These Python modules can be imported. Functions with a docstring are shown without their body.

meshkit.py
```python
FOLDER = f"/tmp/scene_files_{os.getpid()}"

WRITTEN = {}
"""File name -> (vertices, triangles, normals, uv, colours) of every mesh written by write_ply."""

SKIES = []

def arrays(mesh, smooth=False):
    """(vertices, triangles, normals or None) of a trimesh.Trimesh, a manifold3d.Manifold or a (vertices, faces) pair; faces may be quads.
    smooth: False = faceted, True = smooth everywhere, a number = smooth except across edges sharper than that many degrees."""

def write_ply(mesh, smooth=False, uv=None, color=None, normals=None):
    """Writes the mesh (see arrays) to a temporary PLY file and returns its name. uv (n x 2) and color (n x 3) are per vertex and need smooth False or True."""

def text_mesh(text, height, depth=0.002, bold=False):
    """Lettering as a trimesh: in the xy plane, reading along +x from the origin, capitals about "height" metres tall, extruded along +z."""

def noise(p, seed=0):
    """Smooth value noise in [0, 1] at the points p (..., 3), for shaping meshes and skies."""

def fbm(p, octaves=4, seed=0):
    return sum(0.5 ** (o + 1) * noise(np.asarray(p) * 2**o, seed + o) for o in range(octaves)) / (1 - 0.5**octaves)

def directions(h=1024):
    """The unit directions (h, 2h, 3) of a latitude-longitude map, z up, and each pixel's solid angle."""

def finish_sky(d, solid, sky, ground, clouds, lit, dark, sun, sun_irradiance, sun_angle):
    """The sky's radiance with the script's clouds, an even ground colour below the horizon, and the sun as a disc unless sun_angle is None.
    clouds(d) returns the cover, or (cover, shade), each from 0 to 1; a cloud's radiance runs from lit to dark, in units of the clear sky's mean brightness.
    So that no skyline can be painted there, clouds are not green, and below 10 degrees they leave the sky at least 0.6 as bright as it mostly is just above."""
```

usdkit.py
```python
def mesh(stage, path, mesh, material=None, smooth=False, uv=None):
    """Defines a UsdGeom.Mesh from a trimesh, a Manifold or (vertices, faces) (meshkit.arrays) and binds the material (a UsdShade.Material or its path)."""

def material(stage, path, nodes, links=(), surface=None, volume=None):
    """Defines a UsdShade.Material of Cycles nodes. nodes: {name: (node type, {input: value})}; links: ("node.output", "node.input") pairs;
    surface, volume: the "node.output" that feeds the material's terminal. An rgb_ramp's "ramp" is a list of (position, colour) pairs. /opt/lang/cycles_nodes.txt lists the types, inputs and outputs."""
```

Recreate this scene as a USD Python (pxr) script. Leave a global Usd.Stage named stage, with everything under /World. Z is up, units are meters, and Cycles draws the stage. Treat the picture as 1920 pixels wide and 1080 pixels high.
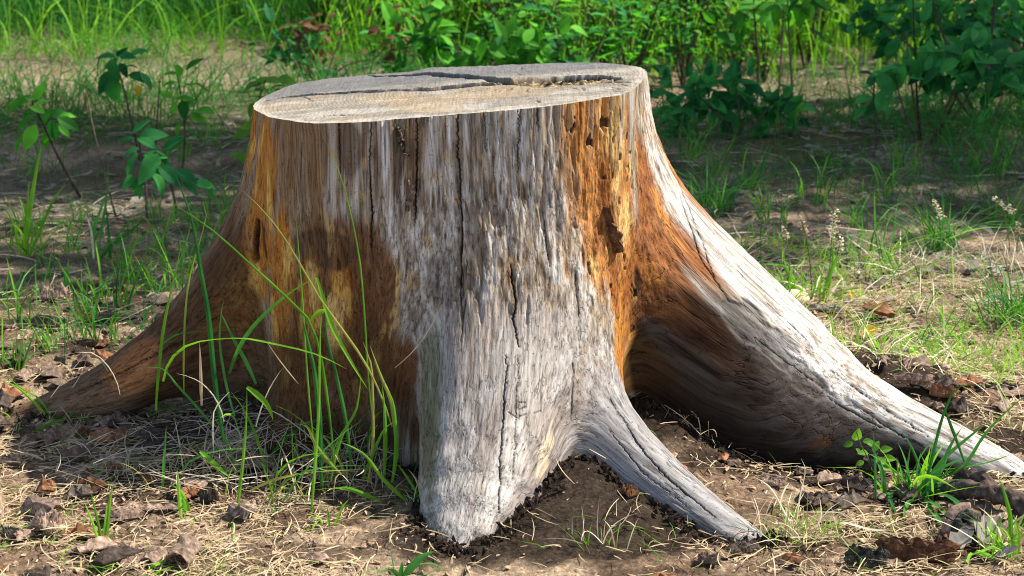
import math, random, numpy as np, trimesh, usdkit, meshkit
from scipy import ndimage
from scipy.spatial import cKDTree, Delaunay
import shapely
from pxr import Usd, UsdGeom, UsdLux, UsdShade, Gf, Sdf, Vt

stage = Usd.Stage.CreateInMemory()
UsdGeom.SetStageUpAxis(stage, 'Z'); UsdGeom.SetStageMetersPerUnit(stage, 1.0)
UsdGeom.Xform.Define(stage, '/World'); UsdGeom.Scope.Define(stage, '/World/Looks')
rng = np.random.default_rng(7)

# ------------------------------------------------------------------ camera, sky, sun, exposure
EYE = np.array([0.0, -3.73, 1.20]); PITCH = math.radians(13.8); HFOV = math.radians(30.0)
EXPOSURE = 1.15
SUN_DIR = np.array([0.62, 0.08, 0.80]); SUN_DIR = SUN_DIR / np.linalg.norm(SUN_DIR)
SUN_POWER, SKY_STRENGTH = 1.25, 0.105

cam = UsdGeom.Camera.Define(stage, '/World/camera')
cam.CreateProjectionAttr('perspective')
cam.CreateHorizontalApertureAttr(36.0); cam.CreateVerticalApertureAttr(20.25)
cam.CreateFocalLengthAttr(18.0 / math.tan(HFOV / 2))
cam.CreateFStopAttr(9.0); cam.CreateFocusDistanceAttr(3.52)
cam.CreateClippingRangeAttr(Gf.Vec2f(0.05, 1000))
cam.CreateExposureAttr(EXPOSURE)
cam.AddTranslateOp().Set(Gf.Vec3d(*EYE)); cam.AddRotateXOp().Set(90 - math.degrees(PITCH))

sun = UsdLux.DistantLight.Define(stage, '/World/sun')
sun.CreateNormalizeAttr(True); sun.CreateIntensityAttr(SUN_POWER); sun.CreateAngleAttr(0.53)
sun.CreateColorAttr(Gf.Vec3f(1.0, 0.95, 0.86))
elev = math.asin(SUN_DIR[2]); azim = math.atan2(SUN_DIR[0], SUN_DIR[1])
sun.AddRotateZOp().Set(-math.degrees(azim)); sun.AddRotateXOp().Set(-(90 - math.degrees(elev)))
dome = UsdLux.DomeLight.Define(stage, '/World/sky')
dome.GetPrim().SetCustomDataByKey('kind', 'structure')
sky_mat = usdkit.material(stage, '/World/Looks/sky_material', {
    'sky': ('sky_texture', {'sky_type': 'single_scattering', 'sun_disc': False, 'sun_elevation': float(elev), 'sun_rotation': float(azim), 'aerosol_density': 1.5}),
    'bg': ('background_shader', {'strength': SKY_STRENGTH})}, [('sky.color', 'bg.color')], surface='bg.background')
UsdShade.MaterialBindingAPI.Apply(dome.GetPrim()).Bind(sky_mat)

F_PX = 960.0 / math.tan(HFOV / 2)
FWD = np.array([0, math.cos(PITCH), -math.sin(PITCH)]); UPV = np.array([0, math.sin(PITCH), math.cos(PITCH)])
def ray(px, py):
    d = FWD * F_PX + np.array([1.0, 0, 0]) * (px - 960) - UPV * (py - 540)
    return d / d[1]                      # advances one metre in y
def at_y(px, py, y):                     # the point seen at a place of the photograph, at the depth y
    return EYE + ray(px, py) * (y - EYE[1])
def at_z(px, py, z=0.0):                 # ... at the height z
    d = ray(px, py); return EYE + d * ((z - EYE[2]) / d[2])
def project(p):
    q = np.asarray(p) - EYE; depth = q @ FWD
    return np.stack([960 + F_PX * q[..., 0] / depth, 540 - F_PX * (q @ UPV) / depth], -1)

# ------------------------------------------------------------------ helpers that define prims
taken = {}
def numbered(parent, name):
    k = taken.get((parent, name), 0); taken[(parent, name)] = k + 1
    return f'{parent}/{name}' if k == 0 else f'{parent}/{name}_{k:03d}'
def tag(o, label=None, cat=None, group=None, kind=None):
    p = o.GetPrim() if hasattr(o, 'GetPrim') else o
    for k, v in (('label', label), ('category', cat), ('group', group), ('kind', kind)):
        if v: p.SetCustomDataByKey(k, v)
    return p
def primvar(m, name, kind, data):
    arr = np.ascontiguousarray(data, np.float32)
    pv = UsdGeom.PrimvarsAPI(m).CreatePrimvar(name, kind, 'vertex')
    pv.Set((Vt.Vec3fArray if arr.ndim == 2 else Vt.FloatArray).FromNumpy(arr))
C3, F3, F1 = Sdf.ValueTypeNames.Color3fArray, Sdf.ValueTypeNames.Float3Array, Sdf.ValueTypeNames.FloatArray
def obj(name, mesh, m, parent='/World', smooth=False):
    path = numbered(str(parent), name)
    return usdkit.mesh(stage, path, mesh, m, smooth)
def raw_mesh(name, v, f, m, parent='/World', normals=None):
    path = numbered(str(parent), name)
    o = usdkit.mesh(stage, path, (v, f), m, False)
    if normals is not None:
        o.CreateNormalsAttr(Vt.Vec3fArray.FromNumpy(np.ascontiguousarray(normals, np.float32))); o.SetNormalsInterpolation('vertex')
    return o
def thing(name, label, cat, loc=(0, 0, 0), rz=0.0, scale=1.0, group=None, tilt=None):
    path = numbered('/World', name)
    x = UsdGeom.Xform.Define(stage, path)
    x.AddTranslateOp().Set(Gf.Vec3d(*map(float, loc)))
    x.AddRotateZOp().Set(float(rz))
    if tilt is not None:
        x.AddRotateXOp().Set(float(tilt))
    if np.ndim(scale) or scale != 1.0:
        s = np.broadcast_to(scale, 3); x.AddScaleOp().Set(Gf.Vec3f(*map(float, s)))
    tag(x, label, cat, group)
    return path
def copy_of(src, name, label, cat, loc, rz=0.0, scale=1.0, group=None, tilt=None):
    path = thing(name, label, cat, loc, rz, scale, group, tilt)
    p = stage.GetPrimAtPath(path); p.GetReferences().AddInternalReference(src); p.SetInstanceable(True)
    return path
def vnormals(v, f):
    n = np.zeros_like(v); c = np.cross(v[f[:, 1]] - v[f[:, 0]], v[f[:, 2]] - v[f[:, 0]])
    for k in range(3):
        for a in range(3):
            n[:, a] += np.bincount(f[:, k], c[:, a], len(v))
    return n / np.maximum(np.linalg.norm(n, axis=1, keepdims=True), 1e-12)
def sstep(a, b, x):
    t = np.clip((x - a) / (b - a), 0, 1); return t * t * (3 - 2 * t)
def fb(p, s, octaves=4, seed=0):
    return meshkit.fbm(np.asarray(p) * np.asarray(s), octaves, seed)
# ------------------------------------------------------------------ materials of plants and litter
def foliage(name, base, light, trans, tcol, scale=14.0, rough=0.6, spec=0.10, island=True):
    """Thin leaf: two tones from leaf to leaf, light passing through."""
    return usdkit.material(stage, f'/World/Looks/{name}', {
        'geo': ('geometry', {}), 'info': ('object_info', {}), 'sum': ('math', {'math_type': 'add'}), 'fr': ('math', {'math_type': 'fraction'}),
        'n': ('noise_texture', {'scale': scale, 'detail': 2.0}),
        'vary': ('mix', {'mix_type': 'mix', 'color1': base, 'color2': light}),
        'nr': ('rgb_ramp', {'ramp': [(0.3, (0.65, 0.68, 0.7)), (0.7, (1.2, 1.15, 1.1))]}),
        'mul': ('mix', {'mix_type': 'multiply', 'fac': 1.0}),
        'tm': ('mix', {'mix_type': 'multiply', 'fac': 1.0, 'color2': tcol}),
        'p': ('principled_bsdf', {'roughness': rough, 'specular_ior_level': spec}), 't': ('translucent_bsdf', {}), 'm': ('mix_closure', {'fac': trans})},
        [('geo.random_per_island', 'sum.value1'), ('info.random', 'sum.value2'), ('sum.value', 'fr.value1'), ('fr.value', 'vary.fac'),
         ('geo.position', 'n.vector'), ('n.fac', 'nr.fac'), ('vary.color', 'mul.color1'), ('nr.color', 'mul.color2'), ('mul.color', 'p.base_color'), ('mul.color', 'tm.color1'), ('tm.color', 't.color'),
         ('p.BSDF', 'm.closure1'), ('t.BSDF', 'm.closure2')], surface='m.closure')
M_leaf = foliage('green_leaf', (0.012, 0.10, 0.014), (0.11, 0.37, 0.03), 0.36, (1.9, 2.1, 0.9))
M_leaf_deep = foliage('deep_green_leaf', (0.008, 0.085, 0.030), (0.06, 0.29, 0.065), 0.34, (1.7, 2.0, 0.9))
M_leaf_fresh = foliage('fresh_green_leaf', (0.08, 0.21, 0.022), (0.13, 0.28, 0.035), 0.40, (1.6, 1.6, 0.8))
M_leaf_yellow = foliage('yellow_leaf', (0.55, 0.36, 0.02), (0.62, 0.48, 0.05), 0.35, (1.2, 1.1, 0.6))
M_leaf_brown = foliage('withered_leaf', (0.085, 0.046, 0.02), (0.16, 0.085, 0.035), 0.2, (1.4, 1.1, 0.7))
M_leaf_grey = foliage('dry_grey_leaf', (0.20, 0.17, 0.14), (0.40, 0.36, 0.31), 0.12, (1.2, 1.1, 1.0), 60.0, 0.7, 0.2)
M_grass = foliage('grass_blade', (0.085, 0.26, 0.015), (0.19, 0.40, 0.035), 0.40, (1.6, 1.6, 0.7), 18.0)
M_grass_pale = foliage('yellowing_grass_blade', (0.20, 0.32, 0.04), (0.42, 0.42, 0.10), 0.38, (1.5, 1.4, 0.7), 18.0)
M_grass_deep = foliage('shaded_grass_blade', (0.02, 0.12, 0.025), (0.10, 0.30, 0.06), 0.36, (1.7, 1.8, 0.8), 18.0)
M_straw = foliage('straw', (0.46, 0.35, 0.20), (0.85, 0.76, 0.57), 0.18, (1.2, 1.1, 0.8), 40.0, 0.6, 0.3)
M_straw_dull = foliage('dull_straw', (0.20, 0.155, 0.11), (0.44, 0.37, 0.28), 0.15, (1.2, 1.1, 0.8), 40.0, 0.6, 0.3)

def rough_solid(name, a, b, c, scale=60.0, bump=0.004, stretch=(1, 1, 1), obj_space=True, rough=0.85):
    return usdkit.material(stage, f'/World/Looks/{name}', {
        'tc': ('geometry', {}), 'map': ('mapping', {'scale': stretch}), 'info': ('object_info', {}), 'isl': ('geometry', {}), 'sum': ('math', {'math_type': 'add'}), 'fr': ('math', {'math_type': 'fraction'}),
        'n': ('noise_texture', {'scale': scale, 'detail': 6.0, 'roughness': 0.68}), 'r': ('rgb_ramp', {'ramp': [(0.30, a), (0.52, b), (0.72, c)]}),
        'tone': ('map_range', {'from_min': 0.0, 'from_max': 1.0, 'to_min': 0.45, 'to_max': 1.5}), 'mul': ('vector_math', {'math_type': 'scale'}),
        'bump': ('bump', {'strength': 0.9, 'distance': bump}), 'p': ('principled_bsdf', {'roughness': rough, 'specular_ior_level': 0.08})},
        [('tc.position', 'map.vector'), ('map.vector', 'n.vector'), ('n.fac', 'r.fac'), ('isl.random_per_island', 'sum.value1'), ('info.random', 'sum.value2'), ('sum.value', 'fr.value1'), ('fr.value', 'tone.value'),
         ('r.color', 'mul.vector1'), ('tone.result', 'mul.scale'), ('mul.vector', 'p.base_color'), ('n.fac', 'bump.height'), ('bump.normal', 'p.normal')], surface='p.BSDF')
M_bark = rough_solid('brown_bark', (0.05, 0.033, 0.024), (0.19, 0.13, 0.095), (0.36, 0.27, 0.205), 90.0, 0.004)
M_bark_dark = rough_solid('dark_bark', (0.022, 0.017, 0.014), (0.075, 0.055, 0.043), (0.16, 0.13, 0.11), 80.0, 0.005)
M_bark_red = rough_solid('rusty_bark', (0.05, 0.026, 0.016), (0.17, 0.075, 0.035), (0.34, 0.19, 0.11), 60.0, 0.005)
M_bark_moss = rough_solid('mossy_bark', (0.018, 0.018, 0.015), (0.06, 0.056, 0.044), (0.20, 0.21, 0.17), 120.0, 0.005)
M_crumb = rough_solid('wood_crumb', (0.08, 0.05, 0.032), (0.27, 0.18, 0.115), (0.58, 0.45, 0.32), 120.0, 0.002)
M_twig = rough_solid('twig_bark', (0.035, 0.022, 0.016), (0.075, 0.05, 0.035), (0.14, 0.10, 0.075), 90.0, 0.002)
M_stem_green = rough_solid('green_stem', (0.05, 0.09, 0.02), (0.08, 0.14, 0.03), (0.14, 0.16, 0.05), 90.0, 0.001, rough=0.6)
M_pale_wood = rough_solid('pale_wood', (0.36, 0.25, 0.14), (0.52, 0.40, 0.26), (0.68, 0.58, 0.44), 40.0, 0.003)
M_moss = rough_solid('moss', (0.05, 0.06, 0.012), (0.11, 0.12, 0.02), (0.20, 0.19, 0.035), 150.0, 0.004)
M_trunk = rough_solid('tree_bark', (0.035, 0.028, 0.022), (0.10, 0.08, 0.06), (0.20, 0.17, 0.14), 14.0, 0.02, (1, 1, 0.3))
M_soil_crumb = rough_solid('soil_crumb', (0.018, 0.013, 0.01), (0.05, 0.034, 0.024), (0.13, 0.085, 0.055), 110.0, 0.003)
# ------------------------------------------------------------------ the stump: solid built of a trunk and roots, cut by a saw
TOP_Z, TOP_SX, TOP_SY = 0.688, 0.085, 0.0
def top_z(x, y): return TOP_Z + TOP_SX * (x + 0.12) + TOP_SY * y
rim_px = [(485,205),(500,216),(540,225),(590,232),(650,230),(700,228),(760,222),(860,213),(960,205),(1050,196),(1120,186),(1165,178),(1190,165),(1203,150),(1206,136),(1196,125),(1150,121),(1070,120),(1000,122),(940,126),(850,133),(770,138),(700,141),(620,148),(560,155),(525,167),(500,187)]
def on_top(px, py):
    d = ray(px, py); o = EYE
    t = (TOP_Z + TOP_SX * (o[0] + 0.12) + TOP_SY * o[1] - o[2]) / (d[2] - TOP_SX * d[0] - TOP_SY * d[1])
    return o + d * t
rim = np.array([on_top(*p) for p in rim_px])
CX, CY = -0.115, float(rim[:, 1].mean())
rim_th = np.arctan2(rim[:, 1] - CY, rim[:, 0] - CX); rim_r = np.hypot(rim[:, 0] - CX, rim[:, 1] - CY)
o_ = np.argsort(rim_th); th_s, r_s = rim_th[o_], rim_r[o_]
th_grid = np.linspace(-np.pi, np.pi, 361)
r_grid = np.interp(th_grid, np.r_[th_s - 2*np.pi, th_s, th_s + 2*np.pi], np.r_[r_s, r_s, r_s])
r_grid[:-1] = ndimage.gaussian_filter1d(r_grid[:-1], 2.0, mode='wrap'); r_grid[-1] = r_grid[0]
def R_top(th): return np.interp(th, th_grid, r_grid)

# roots: points (x, y, z, radius) from inside the trunk down to the tip
ROOTS = [
    # right, the great silver one, and the deep keel under it
    [(0.06,-0.02,0.74,0.12),(0.125,-0.03,0.57,0.13),(0.235,-0.05,0.41,0.135),(0.375,-0.09,0.27,0.13),(0.515,-0.13,0.165,0.115),(0.66,-0.19,0.088,0.076),(0.80,-0.25,0.034,0.060),(0.92,-0.305,-0.010,0.048),(0.99,-0.335,-0.06,0.045)],
    [(0.20,-0.08,0.30,0.11),(0.33,-0.12,0.17,0.12),(0.46,-0.165,0.08,0.11),(0.58,-0.205,0.03,0.078),(0.68,-0.235,0.0,0.05)],
    # front, broad
    [(-0.02,-0.14,0.72,0.16),(-0.02,-0.17,0.55,0.165),(-0.015,-0.23,0.38,0.165),(-0.02,-0.33,0.23,0.155),(-0.035,-0.45,0.10,0.135),(-0.062,-0.57,0.015,0.10),(-0.085,-0.68,-0.045,0.062),(-0.10,-0.76,-0.09,0.04)],
    # front right, thin, branching off the front root
    [(0.03,-0.22,0.42,0.10),(0.09,-0.30,0.27,0.09),(0.14,-0.37,0.155,0.07),(0.20,-0.44,0.085,0.064),(0.275,-0.52,0.036,0.056),(0.345,-0.59,0.002,0.050),(0.42,-0.655,-0.035,0.042)],
    # left
    [(-0.33,0.02,0.72,0.12),(-0.385,0.02,0.53,0.12),(-0.47,0.01,0.36,0.12),(-0.585,0.01,0.225,0.10),(-0.71,0.0,0.132,0.075),(-0.84,0.0,0.062,0.055),(-0.98,0.02,0.004,0.038),(-1.12,0.04,-0.045,0.028)],
    # left front, short, in the shade
    [(-0.28,-0.10,0.55,0.12),(-0.32,-0.15,0.36,0.115),(-0.36,-0.21,0.20,0.095),(-0.40,-0.27,0.07,0.075),(-0.45,-0.33,-0.05,0.055)],
    # back ones
    [(0.08,0.14,0.60,0.12),(0.22,0.26,0.36,0.11),(0.42,0.36,0.16,0.09),(0.62,0.46,0.04,0.065),(0.78,0.54,-0.04,0.04)],
    [(-0.22,0.18,0.60,0.13),(-0.28,0.32,0.34,0.12),(-0.36,0.48,0.13,0.09),(-0.46,0.66,0.0,0.06),(-0.52,0.78,-0.06,0.04)],
    # the deep keel under the left root
    [(-0.33,-0.03,0.32,0.11),(-0.43,-0.03,0.18,0.10),(-0.52,-0.02,0.09,0.075),(-0.60,-0.01,0.04,0.045)],
]
ROOTS = [np.array(r) for r in ROOTS]
def refine_path(r, n=5):
    t = np.arange(len(r)); tt = np.linspace(0, len(r) - 1, (len(r) - 1) * n + 1)
    from scipy.interpolate import CubicSpline
    return CubicSpline(t, r)(tt)
ROOTF = [refine_path(r, 2) for r in ROOTS]
def root_dist(p, r):
    """distance to the tube surface of one root, and its tangent at the nearest place"""
    best = np.full(len(p), 1e9, np.float32); tan = np.zeros((len(p), 3), np.float32)
    for a, b in zip(r[:-1], r[1:]):
        ab = (b - a)[:3]; L2 = ab @ ab
        pa = p - a[:3]
        t = np.clip(pa @ ab / L2, 0, 1)
        q = pa - t[:, None] * ab
        d = np.sqrt((q * q).sum(1)) - (a[3] + t * (b[3] - a[3]))
        k = d < best
        best[k] = d[k]; tan[k] = ab / math.sqrt(L2)
    return best, tan
def trunk_dist(p):
    dx, dy = p[:, 0] - CX, p[:, 1] - CY
    th = np.arctan2(dy, dx); r = np.hypot(dx, dy); h = np.clip(TOP_Z - p[:, 2], -0.2, 0.9)
    flare = 1.0 - 0.02 * h + 0.15 * np.maximum(h, 0) ** 1.6
    rt = R_top(th)
    rt = rt * flare * (1 - 0.10 * sstep(0.1, 0.6, h))
    return ((r - rt) * 0.96).astype(np.float32)
def smin(a, b, k):
    h = np.clip(0.5 + 0.5 * (b - a) / k, 0, 1)
    return b * (1 - h) + a * h - k * h * (1 - h)
def solid(p):
    d = trunk_dist(p)
    for i, r in enumerate(ROOTF):
        di, _ = root_dist(p, r)
        # seen from high up the roots melt into the trunk, lower they stand apart
        k = np.interp(p[:, 2], [0.0, 0.3, 0.7], [0.06, 0.10, 0.10]).astype(np.float32)
        d = smin(d, di, k)
    return d
def surface_nets(vol, origin, h):
    s = vol < 0
    nx, ny, nz = vol.shape
    c = [s[a:nx-1+a, b:ny-1+b, d:nz-1+d] for a in (0,1) for b in (0,1) for d in (0,1)]
    cnt = sum(x.astype(np.int8) for x in c)
    cells = np.argwhere((cnt > 0) & (cnt < 8))
    idx = -np.ones((nx-1, ny-1, nz-1), np.int32); idx[tuple(cells.T)] = np.arange(len(cells))
    corner = np.array([(a,b,d) for a in (0,1) for b in (0,1) for d in (0,1)])
    vals = np.stack([vol[tuple((cells + k).T)] for k in corner], 1)
    acc = np.zeros((len(cells), 3)); n = np.zeros(len(cells))
    for i in range(8):
        for j in range(i+1, 8):
            if np.abs(corner[i] - corner[j]).sum() == 1:
                a, b = vals[:, i], vals[:, j]; k = (a < 0) != (b < 0)
                t = np.where(k, a / np.where(k, a - b, 1), 0)
                acc += np.where(k[:, None], corner[i] + t[:, None] * (corner[j] - corner[i]), 0); n += k
    v = origin + h * (cells + acc / n[:, None])
    quads = []
    for ax in range(3):
        e = [slice(None)] * 3; e2 = list(e); e[ax] = slice(0, -1); e2[ax] = slice(1, None)
        a, b = s[tuple(e)], s[tuple(e2)]
        E = np.argwhere(a != b); up = a[tuple(E.T)]
        u, w = [(1,2),(2,0),(0,1)][ax]
        ok = (E[:, u] > 0) & (E[:, w] > 0) & (E[:, u] < vol.shape[u]-1) & (E[:, w] < vol.shape[w]-1)
        E, up = E[ok], up[ok]
        def cell(du, dw):
            q = E.copy(); q[:, u] -= du; q[:, w] -= dw; return idx[tuple(q.T)]
        q = np.stack([cell(1,1), cell(0,1), cell(0,0), cell(1,0)], 1)
        q[~up] = q[~up][:, ::-1]; quads.append(q)
    q = np.vstack(quads)
    q = q[(q >= 0).all(1)]
    return v, q

def build_stump_surface(h=0.006, coarse=3):
    lo = np.array([-1.22, -0.84, -0.13]); hi = np.array([1.16, 0.90, 0.86]); hc = h * coarse
    n = np.ceil((hi - lo) / hc).astype(int) + 1
    g = np.stack(np.meshgrid(*[lo[k] + hc * np.arange(n[k]) for k in range(3)], indexing='ij'), -1).reshape(-1, 3).astype(np.float32)
    vol = np.concatenate([solid(c) for c in np.array_split(g, 8)]).reshape(n)
    fine = vol
    if coarse > 1:
        out = [(k - 1) * coarse + 1 for k in n]
        fine = ndimage.zoom(vol, [o / k for o, k in zip(out, n)], order=2, grid_mode=False)
    v, q = surface_nets(fine.astype(np.float32), lo, h)
    return v, q
# ------------------------------------------------------------------ the stump: grain, cracks, colours, parts
class Field:                             # run of the fibres, on a grid
    def __init__(s):
        s.lo, s.h = np.array([-1.25, -0.86, -0.15]), 0.03
        n = [82, 61, 36]; s.n = n
        g = np.stack(np.meshgrid(*[s.lo[k] + s.h * np.arange(n[k]) for k in range(3)], indexing='ij'), -1).reshape(-1, 3).astype(np.float32)
        dt = trunk_dist(g); acc = np.exp(-np.clip(dt + 0.06, -0.3, 1) / 0.03)[:, None] * np.array([0, 0, -1.0])
        best, lab = dt - 0.02, np.full(len(g), -1)
        for i, r in enumerate(ROOTF):
            d, t = root_dist(g, r)
            acc = acc + np.exp(-np.clip(d, -0.3, 1) / 0.03)[:, None] * t
        s.d = (acc / np.maximum(np.linalg.norm(acc, axis=1, keepdims=True), 1e-20)).reshape(*n, 3)
    def __call__(s, p):
        c = ((p - s.lo) / s.h).T
        o = np.stack([ndimage.map_coordinates(s.d[..., k], c, order=1, mode='nearest') for k in range(3)], 1)
        return o / np.maximum(np.linalg.norm(o, axis=1, keepdims=True), 1e-9)
    def trace(s, p):                     # back up to the saw cut: (x, y there, length)
        p = p.copy(); L = np.zeros(len(p)); live = np.ones(len(p), bool)
        for _ in range(75):
            k = np.flatnonzero(live & (p[:, 2] < TOP_Z))
            if not len(k): break
            d = s(p[k]); d[:, 2] = np.minimum(d[:, 2], -0.12); d /= np.linalg.norm(d, axis=1, keepdims=True)
            st = np.minimum(0.025, (TOP_Z - p[k, 2]) / -d[:, 2] + 1e-4)
            p[k] -= d * st[:, None]; L[k] += st
        return np.stack([p[:, 0], p[:, 1], L], 1)

def split_faces(v, f, chosen):
    """Each chosen face into four; neighbours are closed with two or three faces, so that no slit opens."""
    e = np.sort(np.vstack([f[:, [0, 1]], f[:, [1, 2]], f[:, [2, 0]]]), 1)
    key = e[:, 0].astype(np.int64) * len(v) + e[:, 1]
    u, inv = np.unique(key, return_inverse=True); inv = inv.reshape(3, -1).T
    cut = np.zeros(len(u), bool); cut[inv[chosen].ravel()] = True
    mid = -np.ones(len(u), np.int64); mid[cut] = len(v) + np.arange(cut.sum())
    ends = np.stack([u[cut] // len(v), u[cut] % len(v)], 1)
    nv = np.vstack([v, v[ends].mean(1)])
    m, c = mid[inv], cut[inv]; n = c.sum(1); out = [f[n == 0]]
    k = n == 3; a, b, d = f[k].T; x, y, z = m[k].T
    out += [np.stack(t, 1) for t in ((a, x, z), (x, b, y), (z, y, d), (x, y, z))]
    for r in range(3):
        F, M, C = np.roll(f, -r, 1), np.roll(m, -r, 1), np.roll(c, -r, 1)
        k = (n == 1) & C[:, 0]; a, b, d = F[k].T; x = M[k, 0]
        out += [np.stack(t, 1) for t in ((a, x, d), (x, b, d))]
        k = (n == 2) & C[:, 0] & C[:, 1]; a, b, d = F[k].T; x, y = M[k, 0], M[k, 1]
        out += [np.stack(t, 1) for t in ((x, b, y), (a, x, y), (a, y, d))]
    return nv, np.vstack(out), ends

v, q = build_stump_surface()
f = np.vstack([q[:, [0, 1, 2]], q[:, [0, 2, 3]]])
if trimesh.Trimesh(v, f, process=False).volume < 0: f = f[:, ::-1]
for _ in range(2):                       # a light smoothing pass
    e = np.vstack([f[:, [0, 1]], f[:, [1, 2]], f[:, [2, 0]]]); deg = np.bincount(e[:, 0], minlength=len(v)) + np.bincount(e[:, 1], minlength=len(v))
    acc = np.stack([np.bincount(e[:, 0], v[e[:, 1], k], len(v)) + np.bincount(e[:, 1], v[e[:, 0], k], len(v)) for k in range(3)], 1)
    v = v + 0.5 * (acc / np.maximum(deg, 1)[:, None] - v)
# saw cut
pn = np.array([-TOP_SX, -TOP_SY, 1.0]); pn /= np.linalg.norm(pn); po = np.array([-0.12, 0, TOP_Z])
v, f, _ = trimesh.intersections.slice_faces_plane(v, f, -pn, po)
tm = trimesh.Trimesh(v, f, process=False); tm.merge_vertices(digits_vertex=7); tm.update_faces(tm.nondegenerate_faces()); tm.remove_unreferenced_vertices()
low = (tm.vertices[tm.faces][:, :, 2] > -0.06).any(1); tm.update_faces(low); tm.remove_unreferenced_vertices()
v, f = np.array(tm.vertices), np.array(tm.faces)
field = Field()
fibre = field.trace(v)
def refine(test):
    global v, f, fibre
    c = v[f].mean(1); fn = np.cross(v[f[:, 1]] - v[f[:, 0]], v[f[:, 2]] - v[f[:, 0]]); fn /= np.maximum(np.linalg.norm(fn, axis=1, keepdims=True), 1e-15)
    v2, f2, ends = split_faces(v, f, test(c, fn))
    fibre = np.vstack([fibre, fibre[ends].mean(1)]); v, f = v2, f2
refine(lambda c, n: (c[:, 2] > -0.02) & ~((c[:, 1] > 0.1) & (n[:, 1] > 0.35)))
refine(lambda c, n: (c[:, 2] > -0.01) & ((n * (EYE - c)).sum(1) > 0) & (c[:, 1] < 0.0) & (c[:, 0] > -0.40) & (c[:, 0] < 0.55))
n0 = vnormals(v, f); D = field(v); D -= (D * n0).sum(1)[:, None] * n0; D /= np.maximum(np.linalg.norm(D, axis=1, keepdims=True), 1e-9)
SIDE = np.cross(n0, D)
at_rim = np.abs((v - po) @ pn) < 2e-4

scr = project(v); facing = ((EYE - v) * n0).sum(1) > 0
vis_idx = np.flatnonzero(facing & (v[:, 2] > -0.05)); vis_tree = cKDTree(scr[vis_idx]); vdep = (v - EYE) @ FWD
def surf(px, py):
    k = vis_idx[vis_tree.query_ball_point((px, py), 6)] if len(vis_tree.query_ball_point((px, py), 6)) else vis_idx[[vis_tree.query((px, py))[1]]]
    return v[k[np.argmin(vdep[k])]]
def path3(pts, step=4):
    out = []
    for (a, b), (c, d) in zip(pts[:-1], pts[1:]):
        m = max(2, int(math.hypot(c - a, d - b) / step))
        out += [surf(a + (c - a) * t, b + (d - b) * t) for t in np.linspace(0, 1, m, endpoint=False)]
    return np.array(out + [surf(*pts[-1])])

G = lambda fx, fl, oc=4, sd=0: fb(fibre, (fx, fx, fl), oc, sd)
g_fine, g_mid, g_wide, g_flute = G(210, 7, 3, 1), G(70, 3.2, 4, 5), G(22, 2.0, 3, 9), G(9, 1.0, 2, 13)
b_pit, b_big = 0.65 * G(75, 13, 4, 21) + 0.35 * fb(v, (55, 55, 22), 4, 21), fb(v, (14, 14, 8), 3, 31)

def patch(px, py, rx, ry, rough=1.0, seed=0, fx=26, fl=4):
    """A patch of the surface round the place seen at (px, py): half-widths in metres across and along the fibres, with a frayed edge."""
    c = surf(px, py); w = v - c
    a = (w * D).sum(1) / ry; s = np.sqrt(np.maximum((w * w).sum(1) - (w * D).sum(1) ** 2, 0)) / rx
    r = np.sqrt(a * a + s * s)
    near = r < 2.6
    o = np.zeros(len(v)); k = np.flatnonzero(near)
    o[k] = sstep(1.15, 0.75, r[k] + rough * (fb(fibre[k], (fx, fx, fl), 3, 50 + seed) - 0.5) * 1.5)
    return o

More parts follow.
